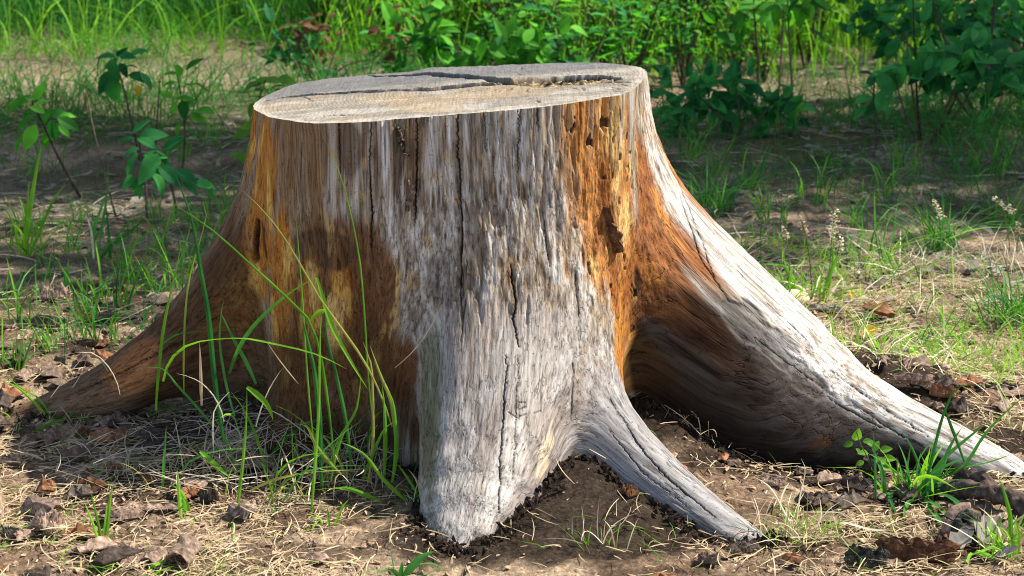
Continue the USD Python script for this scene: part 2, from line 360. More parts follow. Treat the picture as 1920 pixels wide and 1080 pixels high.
h_ = TOP_Z - v[:, 2]
upper = sstep(0.48, 0.30, h_)
smoothed = sstep(0.26, 0.46, h_); rough_ = 1 - 0.55 * smoothed
disp = rough_ * (0.0030 * (g_fine - 0.5) + 0.0075 * (g_mid - 0.5)) + 0.008 * (g_wide - 0.5) + 0.016 * (g_flute - 0.5)
disp *= 0.35 + 0.65 * sstep(0.002, 0.03, np.abs((v - po) @ pn))
center_rough = upper * sstep(-0.40, -0.2, v[:, 0]) * sstep(0.30, 0.1, v[:, 0])
disp += (0.0015 + 0.0045 * center_rough) * (b_pit - 0.5) + 0.004 * (b_big - 0.5) + 0.004 * (G(120, 3.0, 2, 38) - 0.5) * rough_
pits = sstep(0.62, 0.74, G(64, 11, 3, 77)) * (0.25 + center_rough)
disp -= 0.0035 * pits

def mixc(c, col, w): return c * (1 - w[:, None]) + np.asarray(col) * w[:, None]
DARK, MID, LIGHT, SILVER = (0.15, 0.108, 0.074), (0.27, 0.215, 0.16), (0.42, 0.36, 0.295), (0.50, 0.475, 0.44)
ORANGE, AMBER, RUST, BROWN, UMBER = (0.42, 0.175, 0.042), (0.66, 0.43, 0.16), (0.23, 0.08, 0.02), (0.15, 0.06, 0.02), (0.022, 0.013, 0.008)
tone = np.clip(0.53 + (1.3 - 0.7 * smoothed) * (g_mid - 0.5) + 1.5 * (g_fine - 0.5) + 1.3 * (G(110, 1.6, 3, 39) - 0.5) + 0.45 * (g_wide - 0.5) + (0.45 - 0.3 * smoothed) * (b_pit - 0.5) + 0.4 * smoothed * (b_big - 0.5), 0, 1)
ochre = sstep(0.56, 0.72, fb(v, (60, 60, 26), 3, 44)) * sstep(0.55, 0.3, h_)
col = mixc(mixc(np.tile(DARK, (len(v), 1)).astype(float), MID, sstep(0.08, 0.38, tone)), LIGHT, sstep(0.36, 0.72, tone))
col = mixc(col, SILVER, sstep(0.62, 0.95, tone) * 0.8)

col = mixc(col, (0.46, 0.31, 0.15), ochre * 0.6); col = mixc(col, (0.19, 0.105, 0.05), 0.55 * sstep(0.54, 0.66, G(34, 1.6, 3, 49)) * sstep(0.52, 0.3, h_)); col = mixc(col, (0.16, 0.15, 0.10), 0.4 * sstep(0.56, 0.68, G(15, 1.4, 2, 40)))
# silver right root and front roots
rr = [root_dist(v.astype(np.float32), r)[0] for r in ROOTF]
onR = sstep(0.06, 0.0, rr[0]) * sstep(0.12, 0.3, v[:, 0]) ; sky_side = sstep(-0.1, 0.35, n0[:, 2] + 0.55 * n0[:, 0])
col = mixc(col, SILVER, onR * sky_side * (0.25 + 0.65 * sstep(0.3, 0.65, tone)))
onF = sstep(0.05, 0.0, rr[2]) * sstep(0.28, 0.42, h_)
col = mixc(col, (0.27, 0.235, 0.22), onF * 0.6)
col = mixc(col, (0.45, 0.43, 0.40), onF * 0.55 * sstep(0.5, 0.62, G(16, 0.8, 2, 47)))
col = mixc(col, (0.15, 0.12, 0.105), onF * 0.5 * sstep(0.54, 0.66, G(20, 1.0, 2, 48)))
onFR = sstep(0.03, 0.0, rr[3]) * sstep(-0.25, -0.42, v[:, 1])
col = mixc(col, (0.25, 0.25, 0.26), onFR * 0.7)
left = sstep(-0.22, -0.40, v[:, 0] + 0.10 * (g_wide - 0.5))
col = mixc(col, (0.25, 0.135, 0.058), left * 0.6)
onL = sstep(0.06, 0.0, rr[4]) * sstep(-0.45, -0.6, v[:, 0])
col = mixc(col, (0.15, 0.08, 0.042), onL * 0.75)

def stain(w, c, amount=1.0):
    global col
    col = mixc(col, np.asarray(c), np.clip(w * amount, 0, 1))
# right orange band where the bark came off last
W = np.maximum.reduce([patch(1115, 250, 0.055, 0.13, 0.6, 1), patch(1125, 400, 0.06, 0.16, 0.7, 2), patch(1180, 450, 0.06, 0.20, 0.8, 3)])
stain(W, ORANGE, 0.9); stain(W * sstep(0.50, 0.62, G(48, 5, 3, 61)), AMBER, 0.95); stain(W * sstep(0.52, 0.66, G(36, 6, 3, 62)), RUST, 0.9)
stain(W * sstep(0.52, 0.66, G(55, 3, 3, 68)), (0.27, 0.17, 0.095), 0.6)
W2 = np.maximum.reduce([patch(1240, 420, 0.05, 0.2, 0.7, 4), patch(1260, 560, 0.06, 0.2, 0.8, 5), patch(1180, 600, 0.06, 0.16, 0.8, 6), patch(1280, 330, 0.028, 0.12, 0.6, 7)])
stain(W2, (0.24, 0.085, 0.022), 0.92); stain(W2 * sstep(0.5, 0.65, G(40, 4, 3, 63)), (0.44, 0.19, 0.04), 0.8)
stain(patch(1190, 690, 0.05, 0.10, 0.7, 8), (0.48, 0.23, 0.05), 0.85)
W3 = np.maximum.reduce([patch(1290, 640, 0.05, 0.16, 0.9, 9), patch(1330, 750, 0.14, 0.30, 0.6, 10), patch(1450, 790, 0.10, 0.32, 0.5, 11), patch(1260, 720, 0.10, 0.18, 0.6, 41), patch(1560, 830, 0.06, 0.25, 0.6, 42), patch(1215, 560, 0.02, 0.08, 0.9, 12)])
stain(W3, UMBER, 0.92); stain(W3 * sstep(0.55, 0.7, G(34, 3, 3, 64)), BROWN, 0.7)  # brown underside of the right root; its shade is deepened in this colour
W7 = np.maximum(patch(1425, 618, 0.026, 0.08, 1.8, 43, 70, 8), 0.8 * patch(1500, 700, 0.02, 0.12, 1.8, 44, 70, 8)); stain(W7, (0.10, 0.09, 0.083), 0.7); disp -= 0.003 * W7
stain(patch(1600, 815, 0.03, 0.3, 0.7, 13), (0.085, 0.068, 0.058), 0.75)
# left: orange edge, umber foot with yellow flecks
W4 = np.maximum.reduce([patch(495, 330, 0.055, 0.17, 0.8, 14), patch(640, 590, 0.03, 0.14, 1.0, 36), patch(575, 560, 0.03, 0.12, 1.0, 37), patch(465, 520, 0.06, 0.14, 0.9, 15), patch(520, 560, 0.05, 0.15, 0.8, 16), patch(470, 250, 0.03, 0.08, 0.6, 35)])
stain(W4, (0.48, 0.18, 0.028), 0.92); stain(W4 * sstep(0.50, 0.64, G(44, 5, 3, 65)), (0.70, 0.40, 0.10), 0.9); stain(W4 * sstep(0.54, 0.66, G(40, 5, 3, 66)), UMBER, 0.8)
stain(W4 * sstep(0.53, 0.66, G(50, 2.5, 3, 69)), (0.24, 0.15, 0.085), 0.6)
W5 = np.maximum.reduce([patch(620, 540, 0.09, 0.12, 0.8, 17), patch(690, 600, 0.07, 0.16, 0.9, 18), patch(575, 640, 0.08, 0.14, 0.8, 19)])
stain(W5 * (1 - 0.6 * W4), (0.13, 0.05, 0.014), 0.9); stain(W5 * sstep(0.58, 0.66, G(46, 6, 3, 67)), (0.58, 0.36, 0.13), 0.85)
W6 = np.maximum.reduce([patch(400, 600, 0.10, 0.16, 0.8, 20), patch(430, 700, 0.12, 0.2, 0.8, 21), patch(540, 760, 0.10, 0.14, 0.8, 22), patch(690, 730, 0.09, 0.16, 0.8, 23)])
stain(W6, (0.085, 0.04, 0.016), 0.85)
stain(patch(475, 450, 0.013, 0.05, 0.8, 24, 60, 20), (0.02, 0.012, 0.008), 0.95)
stain(patch(600, 470, 0.09, 0.03, 0.8, 25), (0.075, 0.045, 0.028), 0.7)
stain(patch(240, 690, 0.05, 0.07, 0.8, 26), (0.40, 0.16, 0.06), 0.8)
# front root: damp green left edge, bare tan tongue
stain(patch(800, 780, 0.035, 0.28, 0.6, 27), (0.12, 0.125, 0.06), 0.7)
stain(np.maximum(patch(1025, 860, 0.016, 0.045, 1.8, 28, 60, 22), patch(1060, 890, 0.018, 0.035, 1.8, 38, 60, 22)), (0.54, 0.44, 0.30), 0.8)
stain(patch(1000, 760, 0.05, 0.20, 0.9, 29), (0.33, 0.29, 0.255), 0.6)
stain(patch(890, 480, 0.018, 0.10, 1.0, 30), (0.10, 0.075, 0.06), 0.45); stain(patch(820, 530, 0.025, 0.06, 1.0, 31), (0.10, 0.075, 0.06), 0.5)
stain(patch(655, 280, 0.03, 0.05, 0.9, 32), (0.10, 0.06, 0.035), 0.7); stain(patch(1070, 880, 0.03, 0.05, 0.7, 33), (0.45, 0.34, 0.18), 0.6)
stain(patch(950, 900, 0.025, 0.12, 0.9, 34), (0.56, 0.52, 0.47), 0.55)
# chewed lumps in the orange band
chew = W * sstep(0.46, 0.58, fb(v, (70, 70, 40), 3, 91)); disp += W * 0.008 * (fb(v, (75, 75, 30), 4, 92) - 0.5) - 0.004 * W + W * 0.006 * (G(90, 9, 3, 192) - 0.5)
holes = W * sstep(0.68, 0.74, fb(v, (70, 70, 30), 3, 93)); disp -= 0.007 * holes; stain(holes, (0.03, 0.014, 0.006), 0.8)
disp += 0.010 * W4 * (G(40, 9, 3, 94) - 0.5) + 0.008 * W5 * (G(40, 9, 3, 95) - 0.5)
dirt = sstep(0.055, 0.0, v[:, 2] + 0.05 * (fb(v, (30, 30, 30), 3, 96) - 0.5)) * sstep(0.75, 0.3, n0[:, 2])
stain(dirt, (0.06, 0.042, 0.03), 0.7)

root_shade = sstep(0.26, 0.06, v[:, 2] + 0.10 * (fb(v, (14, 14, 14), 3, 97) - 0.5)) * sstep(0.22, 0.30, v[:, 0]) * sstep(0.15, -0.25, n0[:, 2] + 0.5 * n0[:, 0]) * sstep(-0.2, -0.5, n0[:, 1])
stain(root_shade, (0.016, 0.011, 0.008), 0.9)  # shade under the right root, painted into the wood colour
root_shade2 = sstep(0.20, 0.05, v[:, 2] + 0.08 * (fb(v, (14, 14, 14), 3, 98) - 0.5)) * sstep(-0.19, -0.23, v[:, 0]) * sstep(-0.70, -0.55, v[:, 0]); stain(root_shade2, (0.03, 0.019, 0.012), 0.8)  # left foot made darker towards the ground
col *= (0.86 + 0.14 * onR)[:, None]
# cracks, and the small cuts on the front root
cracks = [([(692,236),(690,300),(693,380),(695,470)],2.2,9), ([(779,228),(781,300),(776,345),(778,430)],2.4,10), ([(858,218),(857,300),(862,400),(858,520),(860,600)],2.6,10), ([(975,208),(974,330)],1.6,6),
    ([(960,490),(968,560),(966,600),(975,645)],3.0,11), ([(950,660),(948,740),(940,860),(942,960)],2.2,8), ([(1025,400),(1037,500)],1.4,5), ([(1083,480),(1096,640)],1.6,5), ([(1080,680),(1078,790)],1.8,6),
    ([(1270,330),(1320,480),(1370,560)],1.8,5), ([(1420,630),(1500,690),(1570,740)],1.4,4), ([(1620,765),(1700,822),(1790,885)],2.2,6), ([(1560,690),(1650,755),(1740,815)],1.6,4), ([(1440,560),(1520,635)],1.2,3), ([(1560,745),(1610,775),(1650,800)],2.6,7), ([(1250,260),(1300,390),(1345,520)],1.8,6),
    ([(1150,745),(1200,830),(1260,900),(1340,965)],2.4,8), ([(1140,800),(1200,880),(1290,950)],1.6,5), ([(975,660),(972,760),(968,900)],1.3,4), ([(867,560),(858,650)],1.8,6),
    ([(560,232),(556,380)],1.6,6), ([(630,236),(632,330)],1.6,6), ([(120,740),(230,690),(340,640)],1.8,6), ([(1010,200),(1012,250)],1.5,5), ([(905,212),(908,290)],1.4,5), ([(1160,180),(1172,240)],3.0,9)]
carved = [[(977,748),(977,776)],[(977,762),(990,758)],[(978,775),(991,771)],[(956,768),(974,779)],[(1007,773),(1020,769)],[(978,750),(988,749)],[(1020,735),(1020,770)]]
def crack_pts(line, jag):
    p = path3(line)
    k = np.arange(len(p)); s = np.interp(k, k[::6], rng.normal(0, jag, len(k[::6]))) if len(p) > 8 else 0 * k
    p = p + np.c_[s, 0 * s, 0 * s]
    return p
for line, wid, dep in cracks:
    p = crack_pts(line, 0.0014); P2 = np.vstack([p[:-1] + (p[1:] - p[:-1]) * t for t in np.linspace(0, 1, 4, endpoint=False)])
    t = cKDTree(P2); dd, kk = t.query(v, distance_upper_bound=0.02)
    k = np.flatnonzero(np.isfinite(dd)); along = (kk[k] % len(p[:-1])) / max(len(p) - 2, 1)
    w = wid * 0.00045 * (0.45 + 0.9 * np.sin(np.pi * np.clip(along, 0.03, 0.97)) ** 0.6) * (0.5 + G(3, 40, 2, 99)[k]) if len(k) else 0
    a = sstep(1.25, 0.45, dd[k] / np.maximum(w, 1e-5))
    disp[k] -= a * dep * 0.0006
    lip = sstep(7, 1.5, dd[k] / np.maximum(w, 1e-5)); disp[k] -= lip * 0.0006
    col[k] = mixc(col[k], (0.018, 0.013, 0.010), np.clip(a * 0.97, 0, 1)); col[k] = col[k] * (1 - 0.25 * lip[:, None] * (1 - a[:, None]))
for line in carved:
    p = np.vstack([surf(*line[0]) * (1 - t) + surf(*line[1]) * t for t in np.linspace(0, 1, 40)])
    dd, _ = cKDTree(p).query(v, distance_upper_bound=0.01); k = np.flatnonzero(np.isfinite(dd)); a = sstep(0.0019, 0.0006, dd[k])
    disp[k] -= a * 0.0012; col[k] = mixc(col[k], (0.09, 0.07, 0.06), a * 0.75)
# deep hole under a scrap of bark, left
disp -= 0.016 * patch(476, 455, 0.014, 0.05, 0.8, 24, 60, 20)

# torn lip below the saw cut
dirn = n0.copy()
rimmy = sstep(0.02, 0.0, np.abs((v - po) @ pn))
dirn[at_rim] -= (dirn[at_rim] @ pn)[:, None] * pn; dirn /= np.maximum(np.linalg.norm(dirn, axis=1, keepdims=True), 1e-9)
pos = v + dirn * disp[:, None]
pos[at_rim] -= ((pos[at_rim] - po) @ pn)[:, None] * pn

# the saw cut itself, joined to the rim
e = np.sort(np.vstack([f[:, [0, 1]], f[:, [1, 2]], f[:, [2, 0]]]), 1); u, cnt = np.unique(e, axis=0, return_counts=True)
be = u[(cnt == 1)]; be = be[at_rim[be].all(1)]
nxt = {}
for a, b in be: nxt.setdefault(a, []).append(b); nxt.setdefault(b, []).append(a)
start = be[0, 0]; loop = [start]; prev = None
while True:
    c = [x for x in nxt[loop[-1]] if x != prev]
    if not c: break
    prev = loop[-1]
    if c[0] == start or len(loop) > 60000: break
    loop.append(c[0])
loop = np.array(loop); L2 = pos[loop][:, :2]
poly = shapely.Polygon(L2).buffer(0)
if poly.geom_type != 'Polygon': poly = max(poly.geoms, key=lambda g: g.area)
st = 0.003
bx = poly.bounds; gx, gy = np.meshgrid(np.arange(bx[0], bx[2], st), np.arange(bx[1], bx[3], st))
gp = np.c_[gx.ravel(), gy.ravel()] + rng.uniform(-0.0008, 0.0008, (gx.size, 2))
inner = poly.buffer(-0.002); gp = gp[shapely.contains_xy(inner, gp[:, 0], gp[:, 1])]
ip = np.vstack([L2, gp]); tri = Delaunay(ip).simplices
cc = ip[tri].mean(1); tri = tri[shapely.contains_xy(poly, cc[:, 0], cc[:, 1])]
ab = np.cross(np.c_[ip[tri[:, 1]] - ip[tri[:, 0]], 0*tri[:, 0]], np.c_[ip[tri[:, 2]] - ip[tri[:, 0]], 0*tri[:, 0]])[:, 2]
tri[ab < 0] = tri[ab < 0][:, ::-1]
def xy_path(pts, jag=0.004):
    p = np.array([on_top(*k)[:2] for k in pts]); t = np.arange(len(p)); tt = np.linspace(0, len(p) - 1, 260)
    o = np.c_[np.interp(tt, t, p[:, 0]), np.interp(tt, t, p[:, 1])]
    return o + np.c_[np.interp(tt, tt[::9], rng.normal(0, jag * 0.4, len(tt[::9]))), np.interp(tt, tt[::9], rng.normal(0, jag, len(tt[::9])))]
p3 = np.c_[ip, np.zeros(len(ip))]
edge_d = shapely.distance(shapely.points(ip), poly.exterior); edge_in = sstep(0.0, 0.012, edge_d)
tz = 0.003 * (fb(p3, (60, 60, 1), 3, 101) - 0.5) + 0.010 * (fb(p3, (7, 7, 1), 2, 102) - 0.5) + 0.0016 * (fb(p3, (25, 160, 1), 2, 103) - 0.5)
PITH = on_top(1010, 152)
rp = np.hypot(ip[:, 0] - PITH[0], ip[:, 1] - PITH[1]); ang = np.arctan2(ip[:, 1] - PITH[1], ip[:, 0] - PITH[0])
tcol = np.tile((0.20, 0.175, 0.14), (len(ip), 1))
tcol = mixc(tcol, (0.275, 0.245, 0.205), sstep(0.42, 0.62, fb(p3, (9, 30, 1), 4, 104)))
tcol = mixc(tcol, (0.15, 0.125, 0.10), 0.6 * sstep(0.5, 0.68, fb(p3, (6, 26, 1), 4, 105)))
tcol = mixc(tcol, (0.28, 0.19, 0.09), 0.4 * sstep(0.5, 0.65, fb(p3, (7, 12, 1), 3, 106)))
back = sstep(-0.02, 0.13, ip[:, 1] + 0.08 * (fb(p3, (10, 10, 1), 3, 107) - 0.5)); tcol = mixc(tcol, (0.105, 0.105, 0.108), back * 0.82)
crack1 = xy_path([(500,188),(560,181),(640,178),(720,174),(790,168),(850,164),(910,161),(960,160)], 0.003)
crack2 = xy_path([(690,142),(740,143),(800,145),(850,147),(900,150),(940,154),(965,157)], 0.004)
crack3 = xy_path([(960,161),(1030,163),(1090,161),(1140,158),(1180,155)], 0.003)
crack4 = xy_path([(1010,150),(1060,145),(1100,144),(1140,146),(1165,149)], 0.005)
def on_line(path, w0, w1):
    d, k = cKDTree(path).query(ip); w = np.interp(k / (len(path) - 1), np.linspace(0, 1, len(w1)), w1) * w0
    return sstep(1.15, 0.75, d / np.maximum(w, 1e-6)), d
def sink(a, depth, c, amt=0.96):
    global tz, tcol
    tz = tz - a * depth; tcol = mixc(tcol, c, np.clip(a * amt, 0, 1))
jj = 0.7 + 0.6 * fb(p3, (70, 70, 1), 3, 108)
back_step = np.interp(ip[:, 0], crack2[:, 0], crack2[:, 1]); stp = sstep(0.0, 0.004, ip[:, 1] - back_step) * sstep(0.10, 0.0, ip[:, 0]) * sstep(-0.23, -0.16, ip[:, 0]); tz = tz + 0.004 * stp; c1s = np.interp(ip[:, 0], crack1[:, 0], crack1[:, 1]); tz = tz + 0.0025 * sstep(0, 0.004, ip[:, 1] - c1s) * sstep(-0.48, -0.40, ip[:, 0]) * sstep(0.02, -0.05, ip[:, 0])
a, _ = on_line(crack1, 0.0115 * jj, [0.5, 0.6, 0.8, 1.2, 1.3]); sink(a, 0.028, (0.02, 0.015, 0.011))
a, _ = on_line(crack2, 0.0075 * jj, [0.3, 1.2, 1.3, 1.0, 0.8]); sink(a, 0.02, (0.02, 0.014, 0.010))
a, _ = on_line(crack3, 0.005 * jj, [1, 0.7, 0.5, 0.3]); sink(a, 0.012, (0.03, 0.022, 0.015))
a, _ = on_line(crack4, 0.008 * jj, [0.5, 1, 1.1, 0.4]); sink(a, 0.012, (0.022, 0.016, 0.011))
hol = shapely.Polygon([on_top(*k)[:2] for k in [(905,151),(950,155),(1010,149),(1060,145),(1110,144),(1165,149),(1182,154),(1120,159),(1040,163),(960,162),(915,158)]])
hd = np.where(shapely.contains_xy(hol, ip[:, 0], ip[:, 1]), 1, -1) * shapely.distance(shapely.points(ip), hol.exterior)
rot = sstep(-0.003, 0.015, hd + 0.02 * (fb(p3, (45, 45, 1), 3, 109) - 0.5))
tz = tz - rot * (0.009 + 0.022 * (fb(p3, (80, 80, 1), 4, 110) - 0.42))
cr = fb(p3, (120, 120, 1), 3, 111)
tcol = mixc(tcol, (0.15, 0.10, 0.05), rot * 0.92); tcol = mixc(tcol, (0.29, 0.21, 0.11), rot * sstep(0.5, 0.62, cr)); tcol = mixc(tcol, (0.035, 0.025, 0.016), rot * sstep(0.46, 0.34, cr))
for _ in range(26):                      # small checks running out from the pith, short
    t0 = rng.uniform(-2.9, -0.5) if rng.random() < 0.75 else rng.uniform(0.4, 2.8); r0 = rng.uniform(0.06, 0.27); r1 = r0 + rng.uniform(0.015, 0.06)
    rr_ = np.linspace(r0, r1, 30); tt_ = t0 + np.cumsum(rng.normal(0, 0.006, 30)); pl = np.c_[PITH[0] + rr_ * np.cos(tt_), PITH[1] + rr_ * np.sin(tt_)]
    a, _ = on_line(pl, 0.0022, [0.5, 1, 0.5]); sink(a, 0.003, (0.05, 0.04, 0.03), 0.75)
rim_worn = sstep(0.025, 0.004, edge_d + 0.02 * (fb(p3, (40, 40, 1), 3, 112) - 0.5)); tcol = mixc(tcol, (0.44, 0.40, 0.34), rim_worn * 0.45 * (1 - back))
knot = xy_path([(565,180),(595,200),(610,205)], 0.002); a, _ = on_line(xy_path([(548,182),(570,184),(585,192)], 0.002), 0.003, [0.4, 1, 0.4]); sink(a, 0.004, (0.16, 0.12, 0.09), 0.7)
a, _ = on_line(xy_path([(590,220),(625,216),(680,218)], 0.002), 0.004, [0.3, 1, 0.3]); sink(a, 0.006, (0.2, 0.16, 0.12), 0.6)
topv = np.c_[ip, top_z(ip[:, 0], ip[:, 1]) + tz * edge_in]
topv[:len(loop)] = pos[loop]
# ragged rim: lower some of the front lip a little where the saw tore out splinters
# ------- materials
def wood(name, cross, along, crack_amt):
    return usdkit.material(stage, f'/World/Looks/{name}', {
        'col': ('attribute', {'attribute': 'wood_color'}), 'fib': ('attribute', {'attribute': 'fibre'}),
        'map': ('mapping', {'scale': (cross, cross, along)}),
        'fine': ('noise_texture', {'scale': 1.0, 'detail': 5.0, 'roughness': 0.65}),
        'map2': ('mapping', {'scale': (cross * 0.30, cross * 0.30, along * 0.32)}),
        'wide': ('noise_texture', {'scale': 1.0, 'detail': 3.0, 'roughness': 0.55}),
        'r1': ('rgb_ramp', {'ramp': [(0.28, (0.22, 0.20, 0.18)), (0.42, (0.72, 0.70, 0.68)), (0.55, (1.02, 1.02, 1.02)), (0.74, (1.36, 1.35, 1.33))]}),
        'cr': ('rgb_ramp', {'ramp': [(0.0, (1, 1, 1)), (0.485, (1, 1, 1)), (0.5, (crack_amt,) * 3), (0.515, (1, 1, 1)), (1.0, (1, 1, 1))]}),
        'm1': ('mix', {'mix_type': 'multiply', 'fac': 1.0}), 'm2': ('mix', {'mix_type': 'multiply', 'fac': 0.85}),
        'geo': ('geometry', {}), 'spk': ('noise_texture', {'scale': 260.0, 'detail': 2.0}),
        'r3': ('rgb_ramp', {'ramp': [(0.28, (0.25, 0.22, 0.2)), (0.38, (1, 1, 1)), (0.66, (1, 1, 1)), (0.78, (1.3, 1.28, 1.22))]}), 'm3': ('mix', {'mix_type': 'multiply', 'fac': 0.8}),
        'hsum': ('math', {'math_type': 'multiply_add', 'value2': 0.8}), 'bw': ('rgb_to_bw', {}),
        'bump': ('bump', {'strength': 0.6, 'distance': 0.0028}),
        'p': ('principled_bsdf', {'roughness': 0.85, 'specular_ior_level': 0.06})},
        [('fib.vector', 'map.vector'), ('map.vector', 'fine.vector'), ('fib.vector', 'map2.vector'), ('map2.vector', 'wide.vector'), ('fine.fac', 'r1.fac'), ('wide.fac', 'cr.fac'),
         ('col.color', 'm1.color1'), ('r1.color', 'm1.color2'), ('m1.color', 'm2.color1'), ('cr.color', 'm2.color2'), ('geo.position', 'spk.vector'), ('spk.fac', 'r3.fac'), ('m2.color', 'm3.color1'), ('r3.color', 'm3.color2'), ('m3.color', 'p.base_color'),
         ('cr.color', 'bw.color'), ('bw.val', 'hsum.value1'), ('fine.fac', 'hsum.value3'), ('hsum.value', 'bump.height'), ('bump.normal', 'p.normal')], surface='p.BSDF')
M_side = wood('weathered_wood', 250.0, 2.6, 0.30)
M_top = usdkit.material(stage, '/World/Looks/sawn_wood', {
    'col': ('attribute', {'attribute': 'wood_color'}), 'geo': ('geometry', {}),
    'mp': ('mapping', {'location': (-float(PITH[0]), -float(PITH[1]), 0.0)}),
    'flat': ('vector_math', {'math_type': 'multiply', 'vector2': (1, 1, 0)}),
    'rings': ('wave_texture', {'wave_type': 'rings', 'rings_direction': 'z', 'scale': 42.0, 'distortion': 0.9, 'detail': 2.0, 'detail_scale': 0.6, 'detail_roughness': 0.6}),
    'rr': ('rgb_ramp', {'ramp': [(0.0, (0.60, 0.58, 0.56)), (0.35, (0.98, 0.98, 0.98)), (1.0, (1.16, 1.16, 1.15))]}),
    'saw_map': ('mapping', {'rotation': (0, 0, 0.5), 'scale': (260, 16, 1)}), 'saw': ('noise_texture', {'scale': 1.0, 'detail': 3.0}),
    'rs': ('rgb_ramp', {'ramp': [(0.3, (0.72, 0.71, 0.70)), (0.55, (1.05, 1.05, 1.05)), (0.75, (1.2, 1.2, 1.2))]}),
    'spk': ('noise_texture', {'scale': 330.0, 'detail': 3.0, 'roughness': 0.7}), 'r3': ('rgb_ramp', {'ramp': [(0.3, (0.4, 0.38, 0.36)), (0.45, (1, 1, 1)), (0.7, (1.15, 1.15, 1.15))]}),
    'm1': ('mix', {'mix_type': 'multiply', 'fac': 0.45}), 'm2': ('mix', {'mix_type': 'multiply', 'fac': 0.8}), 'm3': ('mix', {'mix_type': 'multiply', 'fac': 0.8}),
    'h': ('math', {'math_type': 'add'}), 'bump': ('bump', {'strength': 0.5, 'distance': 0.0016}), 'p': ('principled_bsdf', {'roughness': 0.8, 'specular_ior_level': 0.1})},
    [('geo.position', 'mp.vector'), ('mp.vector', 'flat.vector1'), ('flat.vector', 'rings.vector'), ('rings.fac', 'rr.fac'), ('geo.position', 'saw_map.vector'), ('saw_map.vector', 'saw.vector'), ('saw.fac', 'rs.fac'), ('geo.position', 'spk.vector'), ('spk.fac', 'r3.fac'),
     ('col.color', 'm1.color1'), ('rr.color', 'm1.color2'), ('m1.color', 'm2.color1'), ('rs.color', 'm2.color2'), ('m2.color', 'm3.color1'), ('r3.color', 'm3.color2'), ('m3.color', 'p.base_color'), ('saw.fac', 'h.value1'), ('spk.fac', 'h.value2'), ('h.value', 'bump.height'), ('bump.normal', 'p.normal')], surface='p.BSDF')

STUMP = thing('tree_stump', 'large weathered grey and orange tree stump with spreading roots on forest ground', 'tree stump')
nrm = vnormals(pos, f)
# which part each face belongs to
part = np.full(len(v), -1)
rd = np.stack(rr, 1).copy(); rd[:, 0] = np.minimum(rd[:, 0], rd[:, 1]); rd[:, 4] = np.minimum(rd[:, 4], rd[:, 8]); rd[:, 1] = 9; rd[:, 8] = 9
near = rd.argmin(1); out_ = (rd.min(1) < 0.04) & (trunk_dist(v.astype(np.float32)) > 0.035)
part[out_] = near[out_]
fp = part[f]; fpart = np.where((fp[:, 0] == fp[:, 1]) | (fp[:, 0] == fp[:, 2]), fp[:, 0], fp[:, 1])
ROOT_LABEL = {0: 'thick silver root running to the right', 2: 'broad grey front root', 3: 'thin grey root curling to the front right', 4: 'long brown root running to the left', 5: 'short dark root in the shade', 6: 'root behind', 7: 'root behind'}
def emit(name, mask, label=None):
    ff = f[mask]; used = np.unique(ff); re = np.zeros(len(v), np.int64); re[used] = np.arange(len(used))
    m = raw_mesh(name, pos[used], re[ff], M_side, STUMP, nrm[used])
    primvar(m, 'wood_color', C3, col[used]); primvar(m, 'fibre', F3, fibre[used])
    if label: tag(m, label)
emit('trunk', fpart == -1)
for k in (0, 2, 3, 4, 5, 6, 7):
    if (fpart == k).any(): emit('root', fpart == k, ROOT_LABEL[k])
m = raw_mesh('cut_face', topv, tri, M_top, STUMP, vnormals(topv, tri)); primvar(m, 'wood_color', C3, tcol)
stump_tree = cKDTree(pos[::3]); stump_pos = pos
# ------------------------------------------------------------------ shapes shared by plants and litter
def unit(a): a = np.asarray(a, float); return a / max(np.linalg.norm(a), 1e-12)
def ribbon(P, w, side=None, fold=0.25):
    """A blade of grass along the points P: three vertices across, creased along the middle, tapering to its tip. w: widths."""
    P = np.asarray(P, float); n = len(P); w = np.broadcast_to(w, n)
    t = np.gradient(P, axis=0); t /= np.maximum(np.linalg.norm(t, axis=1, keepdims=True), 1e-9)
    s = np.array([1.0, 0.25, 0]) if side is None else np.asarray(side, float)
    S = s - (t @ s)[:, None] * t; S /= np.maximum(np.linalg.norm(S, axis=1, keepdims=True), 1e-9)
    N = np.cross(S, t)
    v = np.stack([P - S * w[:, None] / 2, P + N * (w * fold)[:, None] * 0.5, P + S * w[:, None] / 2], 1).reshape(-1, 3)
    i = np.arange(n - 1)[:, None] * 3
    f = np.vstack([i + k for k in ([0, 1, 4], [0, 4, 3], [1, 2, 5], [1, 5, 4])])
    return v, f
def blade_taper(n, w): t = np.linspace(0, 1, n); return w * (0.55 + 0.45 * np.minimum(t / 0.25, 1)) * np.clip(1.02 - t ** 3, 0.03, 1)
def spline(P, n):
    P = np.asarray(P, float)
    from scipy.interpolate import PchipInterpolator
    d = np.r_[0, np.cumsum(np.maximum(np.linalg.norm(np.diff(P, axis=0), axis=1), 1e-6))]
    return PchipInterpolator(d / d[-1], P)(np.linspace(0, 1, n))
